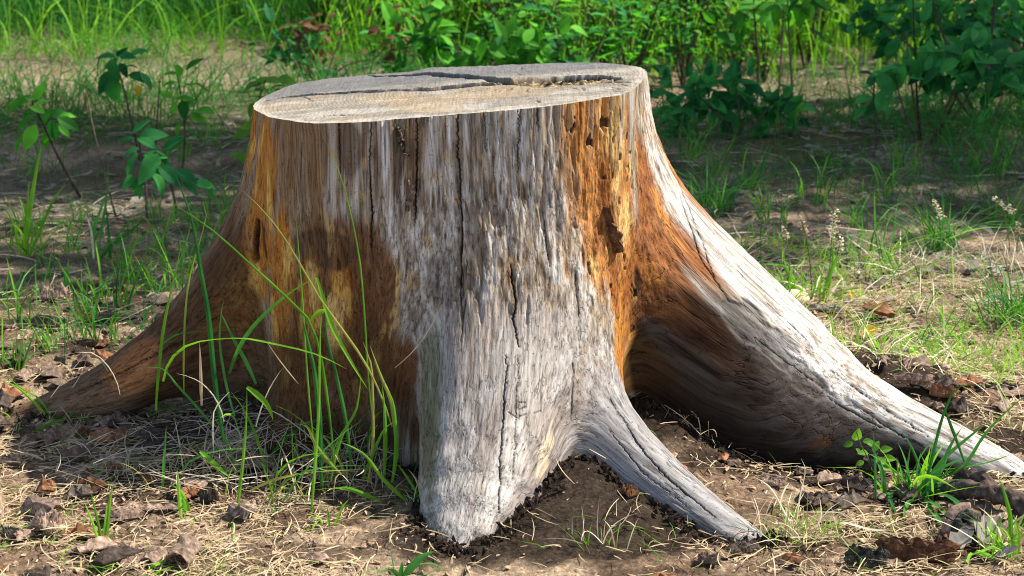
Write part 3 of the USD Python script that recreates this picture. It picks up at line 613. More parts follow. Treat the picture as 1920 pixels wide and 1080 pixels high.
def tube_mesh(P, r, sides=6):
    P = np.asarray(P, float); r = np.broadcast_to(r, len(P))
    t = np.gradient(P, axis=0); t /= np.maximum(np.linalg.norm(t, axis=1, keepdims=True), 1e-9)
    a = np.cross(t, np.where(np.abs(t[:, 2:]) < 0.9, [0, 0, 1.0], [1.0, 0, 0])); a /= np.linalg.norm(a, axis=1, keepdims=True); b = np.cross(t, a)
    g = np.arange(sides) * 2 * np.pi / sides
    v = (P[:, None] + r[:, None, None] * (np.cos(g)[None, :, None] * a[:, None] + np.sin(g)[None, :, None] * b[:, None])).reshape(-1, 3)
    i, j = np.meshgrid(np.arange(len(P) - 1), np.arange(sides), indexing='ij'); k = (j + 1) % sides
    q = np.stack([i * sides + j, i * sides + k, (i + 1) * sides + k, (i + 1) * sides + j], -1).reshape(-1, 4)
    f = np.vstack([q[:, [0, 1, 2]], q[:, [0, 2, 3]]])
    v = np.vstack([v, P[:1], P[-1:]]); c0, c1, e0 = len(v) - 2, len(v) - 1, (len(P) - 1) * sides
    j = np.arange(sides); f = np.vstack([f, np.c_[(j + 1) % sides, j, np.full(sides, c0)], np.c_[e0 + j, e0 + (j + 1) % sides, np.full(sides, c1)]])
    return v, f
def leaf_shape(base, d, up, L, W, fold=0.3, curl=0.25, seg=6, lobes=0.0, tip=1.0):
    """A leaf from its stalk outward: pointed oval, creased on the midrib, drooping by curl."""
    d = unit(d); u = unit(up - (np.asarray(up) @ d) * d); s = np.cross(d, u)
    t = np.linspace(0, 1, seg + 1)
    w = W / 2 * np.sin(np.pi * np.clip(t, 0.02, 1) ** 0.82) ** 0.85 * (1 - 0.15 * t); w[0], w[-1] = W * 0.02, W * 0.01
    if lobes: w = w * (1 + lobes * np.cos(t * seg * np.pi))
    ang = -curl * t * 1.6
    x = np.r_[0, np.cumsum(np.cos(ang[:-1]))] / seg * L; z = np.r_[0, np.cumsum(np.sin(ang[:-1]))] / seg * L
    mid = np.asarray(base) + x[:, None] * d + z[:, None] * u
    lift = (w * fold)[:, None] * u
    v = np.stack([mid - s * w[:, None] + lift, mid, mid + s * w[:, None] + lift], 1).reshape(-1, 3)
    i = np.arange(seg)[:, None] * 3
    f = np.vstack([i + k for k in ([0, 1, 4], [0, 4, 3], [1, 2, 5], [1, 5, 4])])
    return v, f
class Pile:                              # joins many small shapes into one mesh
    def __init__(s): s.v, s.f, s.n = [], [], 0
    def add(s, m): s.v.append(m[0]); s.f.append(m[1] + s.n); s.n += len(m[0])
    def get(s): return np.vstack(s.v), np.vstack(s.f)
def chip_shape(r, size, flat=0.35, n=14, jag=0.25):
    """A broken scrap of bark or wood: hull of points in a flattened, uneven block."""
    p = r.uniform(-1, 1, (n, 3)); p /= np.maximum(np.abs(p).max(1, keepdims=True), 0.2) ** 0.8
    p = p * np.asarray([1.0, r.uniform(0.45, 0.8), flat]) * size / 2 * (1 + jag * r.normal(0, 0.5, (n, 1)))
    h = trimesh.convex.convex_hull(p)
    return np.array(h.vertices), np.array(h.faces)
def bark_slab(r, L, W, T, bend=0.3, seg=(14, 9), rough=0.3):
    """A slab of bark: a curved plate with a torn outline, ridged above and flat below."""
    nu, nv = seg; u, w = np.meshgrid(np.linspace(-1, 1, nu), np.linspace(-1, 1, nv), indexing='ij')
    sd = int(r.integers(1e6)); e = np.stack([u, w, 0 * u], -1)
    out = 1 - 0.42 * fb(e, (2.3, 2.3, 1), 4, sd)
    x, y = u * L / 2 * (out + 0.1 * (fb(e, (6, 6, 1), 2, sd + 3) - 0.5)), w * W / 2 * (out + 0.25 * (fb(e, (5, 5, 1), 2, sd + 1) - 0.5))
    arch = bend * W * (1 - (w ** 2)) * 0.5
    rn = np.abs(fb(e, (1.6, 6.5, 1), 3, sd + 2) - 0.5) * 2; ly = np.floor(3.2 * fb(e, (2.4, 3.0, 1), 2, sd + 5)) / 3.2
    ridge = T * (0.35 + rough * 1.5 * (rn - 0.2) + 0.7 * (ly - 0.45) + 0.25 * (fb(e, (9, 16, 1), 2, sd + 6) - 0.5))
    edge = np.clip(1.15 - np.maximum(np.abs(u), np.abs(w)) ** 6, 0.12, 1)
    top = np.stack([x, y, arch + ridge * edge], -1).reshape(-1, 3); bot = np.stack([x * 0.97, y * 0.97, arch - T * 0.35 * edge], -1).reshape(-1, 3)
    g = np.arange(nu * nv).reshape(nu, nv); a, b, c, d = g[:-1, :-1].ravel(), g[1:, :-1].ravel(), g[1:, 1:].ravel(), g[:-1, 1:].ravel()
    ft = np.vstack([np.c_[a, b, c], np.c_[a, c, d]]); m = nu * nv; fb_ = ft[:, ::-1] + m
    ring = np.r_[g[:, 0], g[-1, 1:], g[-2::-1, -1], g[0, -2:0:-1]]; nx = np.roll(ring, -1)
    fs = np.vstack([np.c_[ring, nx + m, nx], np.c_[ring, ring + m, nx + m]])
    return np.vstack([top, bot]), np.vstack([ft, fb_, fs])

# ------------------------------------------------------------------ ground
def gauss(x, y, cx, cy, sx, sy, rot=0.0):
    c, s = math.cos(rot), math.sin(rot); a, b = (x - cx) * c + (y - cy) * s, -(x - cx) * s + (y - cy) * c
    return np.exp(-0.5 * ((a / sx) ** 2 + (b / sy) ** 2))
def ground_z(x, y, fine=True):
    x, y = np.asarray(x, float), np.asarray(y, float); p = np.stack([x, y, 0 * x], -1)
    z = 0.05 * (fb(p, (0.9, 0.9, 1), 3, 201) - 0.5) + 0.022 * (fb(p, (4, 4, 1), 3, 202) - 0.5)
    z = z * (0.35 + 0.65 * sstep(0.9, 2.5, np.hypot(x, y)))
    z = z + 0.125 * gauss(x, y, 0.24, -0.16, 0.10, 0.11) + 0.035 * gauss(x, y, 0.36, -0.36, 0.12, 0.07, -0.4) + 0.10 * gauss(x, y, 0.74, 0.16, 0.16, 0.15) + 0.045 * gauss(x, y, -0.42, -0.30, 0.20, 0.10) + 0.055 * gauss(x, y, 0.06, -0.56, 0.09, 0.10) + 0.02 * gauss(x, y, -0.18, -0.62, 0.05, 0.12) + 0.02 * gauss(x, y, -0.8, 0.0, 0.2, 0.08)
    z = z + 0.055 * gauss(x, y, 0.135, -0.50, 0.05, 0.06) + 0.03 * gauss(x, y, 0.24, -0.58, 0.07, 0.05) - 0.01 * gauss(x, y, 0.50, -0.33, 0.16, 0.05) + 0.04 * gauss(x, y, -0.52, -0.12, 0.12, 0.06) + 0.03 * gauss(x, y, 1.0, -0.55, 0.2, 0.1) - 0.02 * gauss(x, y, -0.42, -0.42, 0.1, 0.04)
    z = z + 0.004 * np.maximum(y - 2, 0)
    if fine:
        near = sstep(7, 2.5, np.hypot(x, y))
        z = z + near * (0.026 * (fb(p, (22, 22, 1), 3, 203) - 0.5) + 0.013 * (fb(p, (75, 75, 1), 2, 204) - 0.5))
    return z
def gz(x, y): return float(ground_z(np.array([x]), np.array([y]), False)[0])
def on_ground(px, py):
    p = at_z(px, py, 0.0)
    for _ in range(4): p = at_z(px, py, gz(p[0], p[1]))
    return p
def steps(dense_lo, dense_hi, d, far_lo, far_hi, grow=1.09):
    c = list(np.arange(dense_lo, dense_hi + d / 2, d)); a, s = [], d
    x = c[-1]
    while x < far_hi: s *= grow; x += s; a.append(x)
    b, s, x = [], d, c[0]
    while x > far_lo: s *= grow; x -= s; b.append(x)
    return np.array(b[::-1] + c + a)
gxs, gys = steps(-1.5, 1.5, 0.011, -60, 60), steps(-0.95, 0.9, 0.011, -40, 90)
GX, GY = np.meshgrid(gxs, gys, indexing='ij')
GZ = ground_z(GX, GY)
gv = np.stack([GX, GY, GZ], -1).reshape(-1, 3)
gi = np.arange(gv.shape[0]).reshape(GX.shape); a, b, c, d = gi[:-1, :-1].ravel(), gi[1:, :-1].ravel(), gi[1:, 1:].ravel(), gi[:-1, 1:].ravel()
gf = np.vstack([np.c_[a, b, c], np.c_[a, c, d]])
X, Y = gv[:, 0], gv[:, 1]; e3 = np.c_[X, Y, 0 * X]
soil = np.tile((0.21, 0.145, 0.10), (len(gv), 1))
soil = mixc(soil, (0.38, 0.285, 0.20), sstep(0.42, 0.62, fb(e3, (5, 9, 1), 4, 211)))
soil = mixc(soil, (0.075, 0.05, 0.034), 0.8 * sstep(0.50, 0.66, fb(e3, (7, 11, 1), 4, 212)))
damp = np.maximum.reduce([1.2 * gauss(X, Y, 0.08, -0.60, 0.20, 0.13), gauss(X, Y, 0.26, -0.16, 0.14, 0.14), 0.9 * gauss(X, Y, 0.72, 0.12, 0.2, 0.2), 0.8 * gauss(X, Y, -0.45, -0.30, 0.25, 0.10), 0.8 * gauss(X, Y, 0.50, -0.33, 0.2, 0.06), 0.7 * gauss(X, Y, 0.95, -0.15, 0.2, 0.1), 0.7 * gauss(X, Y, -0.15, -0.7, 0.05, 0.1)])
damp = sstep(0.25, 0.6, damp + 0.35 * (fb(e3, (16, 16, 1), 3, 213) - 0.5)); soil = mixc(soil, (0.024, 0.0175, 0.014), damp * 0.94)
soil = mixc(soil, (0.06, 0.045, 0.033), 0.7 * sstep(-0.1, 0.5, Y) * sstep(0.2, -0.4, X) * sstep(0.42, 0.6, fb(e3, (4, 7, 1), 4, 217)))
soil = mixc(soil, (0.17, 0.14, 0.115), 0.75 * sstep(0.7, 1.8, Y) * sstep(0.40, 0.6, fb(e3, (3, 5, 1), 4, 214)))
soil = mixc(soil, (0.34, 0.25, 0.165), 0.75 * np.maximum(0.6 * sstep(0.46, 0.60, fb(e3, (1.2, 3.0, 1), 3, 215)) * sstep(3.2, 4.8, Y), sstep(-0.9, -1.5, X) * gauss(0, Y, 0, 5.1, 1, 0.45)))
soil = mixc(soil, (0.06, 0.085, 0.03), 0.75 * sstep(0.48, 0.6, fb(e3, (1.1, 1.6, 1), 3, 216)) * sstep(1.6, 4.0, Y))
M_ground = usdkit.material(stage, '/World/Looks/forest_soil', {
    'col': ('attribute', {'attribute': 'soil_color'}), 'geo': ('geometry', {}), 'map': ('mapping', {'scale': (1, 1, 1.6)}),
    'n1': ('noise_texture', {'scale': 70.0, 'detail': 7.0, 'roughness': 0.72}), 'r1': ('rgb_ramp', {'ramp': [(0.30, (0.25, 0.23, 0.22)), (0.48, (0.85, 0.83, 0.8)), (0.60, (1.2, 1.17, 1.1)), (0.74, (2.1, 1.95, 1.7))]}),
    'v': ('voronoi_texture', {'scale': 130.0, 'randomness': 1.0}), 'r2': ('rgb_ramp', {'ramp': [(0.0, (1.5, 1.45, 1.35)), (0.35, (1, 1, 1)), (0.8, (0.55, 0.53, 0.5))]}),
    'm1': ('mix', {'mix_type': 'multiply', 'fac': 1.0}), 'm2': ('mix', {'mix_type': 'multiply', 'fac': 0.65}),
    'bump': ('bump', {'strength': 0.9, 'distance': 0.012}), 'p': ('principled_bsdf', {'roughness': 0.95, 'specular_ior_level': 0.05})},
    [('geo.position', 'map.vector'), ('map.vector', 'n1.vector'), ('map.vector', 'v.vector'), ('n1.fac', 'r1.fac'), ('v.distance', 'r2.fac'), ('col.color', 'm1.color1'), ('r1.color', 'm1.color2'), ('m1.color', 'm2.color1'), ('r2.color', 'm2.color2'), ('m2.color', 'p.base_color'), ('n1.fac', 'bump.height'), ('bump.normal', 'p.normal')], surface='p.BSDF')
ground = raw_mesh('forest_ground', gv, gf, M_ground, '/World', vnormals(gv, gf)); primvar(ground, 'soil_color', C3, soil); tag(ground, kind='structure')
STUMP_FOOT = shapely.Polygon([(-0.55,-0.05),(-0.45,-0.26),(-0.25,-0.33),(-0.19,-0.62),(0.0,-0.66),(0.12,-0.42),(0.14,-0.25),(0.30,-0.20),(0.70,-0.26),(0.72,-0.16),(0.40,0.1),(0.2,0.3),(-0.2,0.38),(-0.5,0.2)])
def free(x, y): return ~shapely.contains_xy(STUMP_FOOT, x, y)
# ------------------------------------------------------------------ litter: straw, crumbs, bark
def scatter(n, x0, x1, y0, y1, dens, r):
    out = []
    while len(out) < n:
        x, y = r.uniform(x0, x1, n), r.uniform(y0, y1, n)
        k = (r.random(n) < dens(x, y)) & free(x, y); out += list(zip(x[k], y[k]))
    return np.array(out[:n])
def straw_density(x, y):
    p = np.stack([x, y, 0 * x], -1)
    d = 0.10 + 0.9 * gauss(x, y, -0.62, -0.52, 0.34, 0.16) + 0.9 * gauss(x, y, -0.28, -0.55, 0.12, 0.13) + 0.8 * gauss(x, y, -0.9, -0.22, 0.25, 0.12) + 0.8 * gauss(x, y, 0.60, -0.66, 0.16, 0.12) + 0.5 * gauss(x, y, 0.33, -0.40, 0.10, 0.09)
    d = d + 0.7 * gauss(x, y, -0.45, -0.30, 0.2, 0.09) + 0.85 * gauss(x, y, 1.0, 0.65, 0.45, 0.4) + 0.7 * gauss(x, y, 1.15, 0.1, 0.3, 0.25) + 0.5 * gauss(x, y, 0.92, -0.42, 0.1, 0.05)
    d = d + 0.5 * gauss(x, y, -0.75, -0.75, 0.5, 0.2); d = d * (0.15 + 1.6 * sstep(0.42, 0.60, fb(p, (6, 9, 1), 3, 301)))
    return d * (1 - 0.9 * gauss(x, y, 0.06, -0.62, 0.17, 0.10)) * (1 - 0.75 * gauss(x, y, 0.72, 0.12, 0.16, 0.14)) * (1 - 0.8 * gauss(x, y, 0.24, -0.18, 0.10, 0.10))
def straw_pile(pts, r, l0, l1, w0, w1, lift):
    P = Pile(); z = ground_z(pts[:, 0], pts[:, 1]); ez = 0.02; zx = (ground_z(pts[:, 0] + ez, pts[:, 1], False) - ground_z(pts[:, 0] - ez, pts[:, 1], False)) / (2 * ez); zy = (ground_z(pts[:, 0], pts[:, 1] + ez, False) - ground_z(pts[:, 0], pts[:, 1] - ez, False)) / (2 * ez)
    for (x, y), h, sx_, sy_ in zip(pts, z, zx, zy):
        L = r.uniform(l0, l1) * (0.6 + 0.8 * r.random() ** 2); a = r.uniform(0, 2 * np.pi); n = 5
        t = np.linspace(-0.5, 0.5, n); bend = r.normal(0, 0.16)
        dx, dy = np.cos(a + bend * t * 2), np.sin(a + bend * t * 2)
        q = np.c_[x + t * L * dx, y + t * L * dy, np.full(n, h)]
        tilt = r.normal(0, 0.16)
        q[:, 2] = h +  (t * (sx_ * np.cos(a) + sy_ * np.sin(a))) * L + 0.004 + lift * r.random() ** 2 + np.abs(tilt) * L * (t + 0.5) * 0.6 + 0.035 * L * r.random() * (1 - 4 * t * t)
        sd = np.array([-np.sin(a), np.cos(a), r.normal(0, 0.5)])
        P.add(ribbon(q, r.uniform(w0, w1) * np.array([0.6, 1, 1, 0.9, 0.4]), sd, 0.3))
    return P.get()
r = np.random.default_rng(31)
pts = scatter(16000, -1.35, 1.6, -0.98, 1.15, straw_density, r)
o = raw_mesh('dry_straw', *straw_pile(pts, r, 0.014, 0.075, 0.0010, 0.0024, 0.014), M_straw); tag(o, 'pale dry straw scattered over the ground round the stump', 'straw', kind='stuff')
hp = scatter(600, -0.95, -0.12, -0.56, -0.12, lambda x, y: gauss(x, y, -0.42, -0.32, 0.19, 0.075), r)
o = raw_mesh('dry_grass_heap', *straw_pile(hp, r, 0.05, 0.15, 0.0012, 0.0024, 0.07), M_straw_dull); tag(o, 'tangled heap of dry grass in the shade at the left foot of the stump', 'dry grass', kind='stuff')
far_d = lambda x, y: 0.25 + 0.75 * sstep(0.44, 0.6, fb(np.stack([x, y, 0 * x], -1), (1.6, 2.6, 1), 3, 302))
pts = scatter(12000, -3.0, 2.9, 0.7, 8.5, far_d, r)
o = raw_mesh('dull_straw_litter', *straw_pile(pts, r, 0.05, 0.17, 0.002, 0.005, 0.012), M_straw_dull); tag(o, 'dull dry grass stalks lying on the shaded ground behind', 'straw', kind='stuff')

chips_ = [chip_shape(r, 1.0, 0.4, 7) for _ in range(70)]
P = Pile(); pts = scatter(17000, -1.35, 1.5, -0.98, 1.1, lambda x, y: np.maximum(0, 1 - 1.4 * gauss(x, y, 0.10, -0.60, 0.24, 0.17)) * 0.30 + 0.5 * gauss(x, y, -0.8, -0.5, .5, .3) + np.maximum(0, 1 - 1.4 * gauss(x, y, 0.10, -0.60, 0.24, 0.17)) * 0.4 * sstep(0.45, 0.6, fb(np.stack([x, y, 0 * x], -1), (6, 8, 1), 3, 303)), r)
zz = ground_z(pts[:, 0], pts[:, 1])
for (x, y), h in zip(pts, zz):
    s = 0.003 + 0.018 * r.random() ** 3; v_, f_ = chips_[int(r.integers(0, 70))]; v_ = v_ * s * (1, r.uniform(.2, 1.2), r.uniform(.4, 1.2))
    R = trimesh.transformations.euler_matrix(r.normal(0, 0.35), r.normal(0, 0.35), r.uniform(0, 6.28))[:3, :3]
    P.add((v_ @ R.T + [x, y, h + s * 0.12], f_))
o = raw_mesh('wood_crumbs', *P.get(), M_crumb); tag(o, 'small brown crumbs of wood and bark covering the ground', 'wood crumbs', kind='stuff')
P = Pile(); pts = scatter(4200, -3.0, 2.9, 0.9, 8.5, far_d, r); zz = ground_z(pts[:, 0], pts[:, 1])
for (x, y), h in zip(pts, zz):
    L = r.uniform(0.02, 0.06); a = r.uniform(0, 6.28)
    P.add(leaf_shape((x, y, h + 0.006 + 0.012 * r.random()), (math.cos(a), math.sin(a), r.normal(0, 0.25)), (r.normal(0, 0.3), r.normal(0, 0.3), 1), L, L * r.uniform(0.4, 0.7), r.uniform(-0.3, 0.5), r.uniform(-0.6, 0.6), 3))
o = raw_mesh('fallen_leaf_litter', *P.get(), M_leaf_grey); tag(o, 'dry grey fallen leaves strewn over the ground behind the stump', 'leaf litter', kind='stuff')

# bark chips one could pick up
rc = np.random.default_rng(41)
def chip_density(x, y): return (1 - 0.9 * gauss(x, y, 0.1, -0.6, 0.2, 0.14)) * np.clip(0.12 + 0.8 * gauss(x, y, -0.85, -0.48, 0.35, 0.22) + 0.9 * gauss(x, y, 0.62, -0.45, 0.2, 0.14) + 0.6 * gauss(x, y, 0.95, -0.62, 0.2, 0.15) + 0.8 * gauss(x, y, 1.1, 0.0, 0.25, 0.18) + 0.6 * gauss(x, y, -0.95, 0.55, 0.4, 0.3) + 0.2 * gauss(x, y, 1.0, 0.5, 0.4, 0.3), 0, 1)
spots = scatter(290, -1.3, 1.45, -0.96, 1.0, chip_density, rc)
mats = [M_bark, M_bark_dark, M_bark, M_bark_red, M_bark, M_bark_dark, M_crumb]
first = {}
CHIP_GROUP = 'loose bark chips in the litter'
tones = {0: 'small brown bark chip lying loose in the litter', 1: 'small near-black bark chip lying loose in the litter', 2: 'thin brown bark flake lying loose in the litter', 3: 'small rusty red bark chip lying loose in the litter', 4: 'brown curved bark scrap lying loose in the litter', 5: 'dark splintered bark piece lying loose in the litter', 6: 'pale tan wood chip lying loose in the litter'}
gname = {0: 'brown bark chips', 1: 'near-black bark chips', 2: 'thin bark flakes', 3: 'rusty bark chips', 4: 'curved bark scraps', 5: 'dark bark pieces', 6: 'pale wood chips'}
def region(x, y):
    if y > 0.12: return 'on the shaded ground left of the stump' if x < 0 else 'on the sunlit bank behind the right root'
    if x < -0.45: return 'in the straw at the front left' if y < -0.3 else 'beside the left root'
    if x < 0.12: return 'in the straw before the tall grass clump and front root'
    return 'in the dirt between the front and right roots' if y > -0.62 or x < .5 else 'in the dry grass at the front right'
for (x, y) in spots:
    k = int(rc.choice(7, p=[.2, .2, .17, .15, .13, .12, .03])); s = float(0.6 + 1.3 * rc.random() ** 2); z = float(ground_z(np.array([x]), np.array([y]))[0]) + 0.005 * s + 0.004
    reg = region(x, y)
    args = ('bark_chip' if k != 6 else 'wood_chip', tones[k].replace('lying loose in the litter', reg), 'bark chip' if k != 6 else 'wood chip', (x, y, z), rc.uniform(0, 360), s, gname[k] + ' ' + reg, rc.normal(0, 14))
    if k not in first:
        path = thing(*args); first[k] = path
        rr_ = np.random.default_rng(60 + k)
        m_ = bark_slab(rr_, 0.056, 0.032, [0.017, 0.020, 0.009, 0.017, 0.011, 0.019, 0.012][k], [0.3, 0.2, 0.1, 0.2, 0.7, 0.3, 0.1][k], (7, 5), 0.4)
        raw_mesh('wood' if k == 6 else 'bark', *m_, mats[k], path)
    else: copy_of(first[k], *args)

def slab(px, py, L, W, T, rz, tilt, mat, label, cat='bark', name='bark_slab', bend=0.3, seed=0, sink_=-0.004, rough=0.5, seg=(26, 17), roll=0.0):
    p = on_ground(px, py); path = thing(name, label, cat, (p[0], p[1], p[2] - sink_ + T * 0.4), rz, 1.0, None, tilt)
    rr_ = np.random.default_rng(700 + seed); v_, f_ = bark_slab(rr_, L, W, T, bend, seg, rough)
    if roll: v_ = v_ @ trimesh.transformations.rotation_matrix(math.radians(roll), [0, 1, 0])[:3, :3].T
    raw_mesh('bark', v_, f_, mat, path); return path
slab(95, 1000, 0.072, 0.062, 0.030, 65, 18, M_bark, 'thick grey-brown bark chunk standing proud of the straw, front left corner', seed=1, name='bark_chunk')
slab(235, 975, 0.095, 0.045, 0.010, 25, 4, M_bark, 'flat grey-brown plank of bark beside the thick front left chunk', seed=2)
slab(250, 1062, 0.055, 0.035, 0.010, 30, 6, M_bark, 'flat grey bark piece at the bottom edge below the grass sprig', seed=3)
slab(18, 1010, 0.06, 0.03, 0.014, 160, -8, M_bark_dark, 'dark bark splinter beside the left edge in the straw', seed=4)
slab(15, 875, 0.075, 0.03, 0.014, 170, 8, M_bark_dark, 'dark brown bark strip at the left edge below the left root tip', seed=5)
slab(390, 945, 0.040, 0.036, 0.022, 20, 10, M_bark_dark, 'rounded blue-black chunk of bark in the front straw', seed=6, name='bark_chunk')
slab(165, 826, 0.050, 0.026, 0.018, -15, 12, M_bark_red, 'reddish bark chunk lying under the left root', seed=7, name='bark_chunk')
slab(240, 965, 0.05, 0.04, 0.006, 200, 3, M_bark, 'thin grey bark flake lying just behind the flat plank of bark', seed=30)
slab(365, 835, 0.24, 0.085, 0.026, 24, 38, M_bark_dark, 'long dark bark slab leaning in the shade of the stump', seed=8, seg=(40, 19), rough=0.8)
slab(440, 800, 0.20, 0.08, 0.026, 36, 44, M_bark_dark, 'upper of the two dark bark slabs leaning against the stump', seed=9, seg=(36, 19), rough=0.8)
slab(310, 905, 0.10, 0.022, 0.010, 4, 5, M_bark_red, 'narrow reddish bark strip along the edge of the stump shadow', seed=10)
slab(100, 565, 0.085, 0.05, 0.035, 5, 5, M_bark, 'brown rounded lump of bark on the shaded ground left of the stump', seed=11, name='bark_chunk')
slab(95, 618, 0.11, 0.05, 0.012, -20, 14, M_bark_dark, 'dark curled bark sheet in the shade below the brown lump', seed=12, bend=0.9)
slab(235, 600, 0.14, 0.045, 0.012, 8, 3, M_bark_dark, 'black flat bark strip behind the left root', seed=13)
slab(215, 548, 0.05, 0.035, 0.02, 60, 8, M_bark_moss, 'grey bark lump behind the left root', seed=14, name='bark_chunk')
slab(1720, 1050, 0.165, 0.065, 0.022, -8, 10, M_bark_red, 'big rusty red bark slab in the bottom right corner', seed=15, seg=(40, 21), rough=0.8)
slab(1625, 1065, 0.085, 0.05, 0.024, -12, 14, M_bark_moss, 'dark blue-grey bark chunk with lichen beside the rusty slab', seed=16, name='bark_chunk', rough=0.6)
slab(1450, 908, 0.062, 0.040, 0.008, -18, 16, M_bark, 'flat red-brown bark chip in the dirt below the right root', seed=17)
slab(1480, 872, 0.050, 0.020, 0.010, 0, 6, M_bark_dark, 'small dark bark splinter under the edge of the right root', seed=18)
slab(1535, 945, 0.060, 0.040, 0.012, 30, 8, M_bark_dark, 'dark bark chip between dry tuft and dark green tuft', seed=19)
slab(1620, 918, 0.085, 0.030, 0.016, -6, 10, M_bark_dark, 'dark bark shelf in front of the bright seedling', seed=20, rough=0.6)
slab(1560, 872, 0.07, 0.03, 0.014, 10, 6, M_bark, 'brown crumbling bark strip left of the bright seedling', seed=21)
slab(1770, 748, 0.070, 0.036, 0.022, -25, 10, M_bark_red, 'rusty bark chunk on the bank behind the right root', seed=22, name='bark_chunk')
slab(1712, 718, 0.10, 0.026, 0.014, -8, 6, M_bark, 'long brown bark strip lying behind the right root', seed=23)
slab(1840, 775, 0.08, 0.030, 0.012, 5, 6, M_bark, 'flat brown bark plate on the bank near the right edge', seed=24)
slab(1880, 735, 0.09, 0.030, 0.012, -4, 6, M_bark_dark, 'dark bark plate on the bank at the right edge', seed=25)
slab(1395, 1040, 0.07, 0.03, 0.014, 15, 8, M_bark_dark, 'dark bark chip just past the tip of the thin front root', seed=26)
slab(1330, 1060, 0.05, 0.03, 0.014, -10, 8, M_bark, 'brown bark chip at the bottom edge below the thin front root', seed=27)
slab(1180, 935, 0.035, 0.028, 0.018, 40, 10, M_bark_red, 'orange-brown rotten lump beside the thin front root', seed=28, name='bark_chunk')
slab(150, 742, 0.03, 0.03, 0.014, 0, 0, M_bark, 'small bark flake lying on the dirt near the left root tip', seed=29) if False else None
# crumbling soil banked against the foot of the stump
foot = stump_pos[(np.abs(stump_pos[:, 2] - ground_z(stump_pos[:, 0], stump_pos[:, 1])) < 0.012) & (stump_pos[:, 1] < 0.15)]
rs = np.random.default_rng(66); P = Pile(); pick = foot[rs.integers(0, len(foot), 3800)]; ctr_ = np.array([CX, CY])
for q in pick:
    o2 = rs.normal(0, 0.018, 2); x, y = q[0] + o2[0], q[1] + o2[1] - 0.006; s = 0.003 + 0.016 * rs.random() ** 2.5
    v_, f_ = chips_[int(rs.integers(0, 70))]; R = trimesh.transformations.euler_matrix(*rs.uniform(0, 6.28, 3))[:3, :3]
    P.add((v_ * s * (1, .9, 1.6) @ R.T + [x, y, gz(x, y) + s * 0.25 + 0.004], f_))
o = raw_mesh('soil_crumbs', *P.get(), M_soil_crumb); tag(o, 'dark crumbs of soil and rotten wood banked against the stump foot', 'soil', kind='stuff')
# fallen branch, right
def branch(name, pts, rad, mat, label, cat, sides=12, seed=0, part='wood', knob=0.25):
    P = spline(pts, 60); b0 = P[0].copy(); path = thing(name, label, cat, b0)
    v_, f_ = tube_mesh(P - b0, np.interp(np.linspace(0, 1, 60), np.linspace(0, 1, len(rad)), rad), sides)
    n_ = vnormals(v_, f_); v_ = v_ + n_ * (np.interp(np.arange(len(v_)), [0, len(v_)], [rad[0], rad[-1]]) * knob * 2 * (fb(v_ + b0, (85, 85, 85), 3, seed) - 0.5))[:, None]
    raw_mesh(part, v_, f_, mat, path, vnormals(v_, f_)); return path
G_ = lambda px, py, up=0.0: on_ground(px, py) + [0, 0, up]
br = branch('fallen_branch', [G_(1735, 925, 0.012), G_(1800, 935, 0.02), G_(1870, 950, 0.024), G_(1960, 985, 0.02)], [0.010, 0.015, 0.018, 0.018], M_bark_dark, 'fallen rotten branch with lichen behind the dark green tuft', 'branch', 26, 5, knob=0.6)
wd = branch('mossy_wood_stub', [G_(1803, 1012, -0.01), G_(1808, 1010, 0.022), G_(1818, 1006, 0.045)], [0.026, 0.026, 0.017], M_bark_moss, 'short mossy stub of wood between the right tuft and grey leaves', 'wood stub', 26, 6, knob=0.5)
st_ = branch('curved_stick', [G_(1776, 1014, 0.0), G_(1775, 1012, 0.03), G_(1788, 1010, 0.050), G_(1815, 1008, 0.056)], [0.010, 0.011, 0.010, 0.008], M_bark, 'smooth bent brown stick leaning on the mossy stub', 'stick', 8, 7, knob=0.15)
# stone and driftwood behind the right root
p = on_ground(1488, 572); path = thing('pale_stone', 'rounded cream stone on the dirt bank behind the right root', 'stone', p + [0, 0, 0.018])
s_ = trimesh.creation.icosphere(4); sv = s_.vertices * [0.042, 0.03, 0.021]; sv = sv * (1 + 0.35 * (fb(sv + 3, (24, 24, 24), 3, 5)[:, None] - 0.5))
raw_mesh('stone', sv, np.array(s_.faces), M_pale_wood, path, vnormals(sv, np.array(s_.faces)))
slab(1550, 585, 0.11, 0.035, 0.012, -20, 10, M_leaf_grey, 'flat weathered pale wood strip right of the cream stone', 'wood strip', 'wood_strip', seed=31)
def lone_leaf(px, py, L, W, az, mat, label, name='fallen_leaf', up=0.008, fold=0.4, curl=-0.5, lobes=0.0, seg=6):
    p = on_ground(px, py) + [0, 0, up]; path = thing(name, label, 'leaf', p); a = math.radians(az)
    lf = leaf_shape((0, 0, 0), (math.cos(a), math.sin(a), 0.25), (0.1, -0.4, 1), L, W, fold, curl, seg, lobes); raw_mesh('leaf_blade', *lf, mat, path)
lone_leaf(1615, 636, 0.05, 0.032, 20, M_leaf_yellow, 'curled yellow and rust leaf on the dirt bank behind the right root')
lone_leaf(1775, 1035, 0.055, 0.04, 15, M_leaf_grey, 'crumpled grey dry leaf left of the pair in front of the mossy stub', lobes=0.2)
lone_leaf(1835, 1030, 0.07, 0.05, 50, M_leaf_grey, 'large folded grey dry leaf beside the right edge tuft', lobes=0.2, fold=0.7)
lone_leaf(1865, 1050, 0.05, 0.03, -30, M_leaf_grey, 'dry grey leaf lying lowest beside the right edge tuft', lobes=0.15)
lone_leaf(1600, 565, 0.03, 0.014, 100, M_leaf_yellow, 'small upright orange leaf in the sunlit grass behind the right root', fold=0.6)
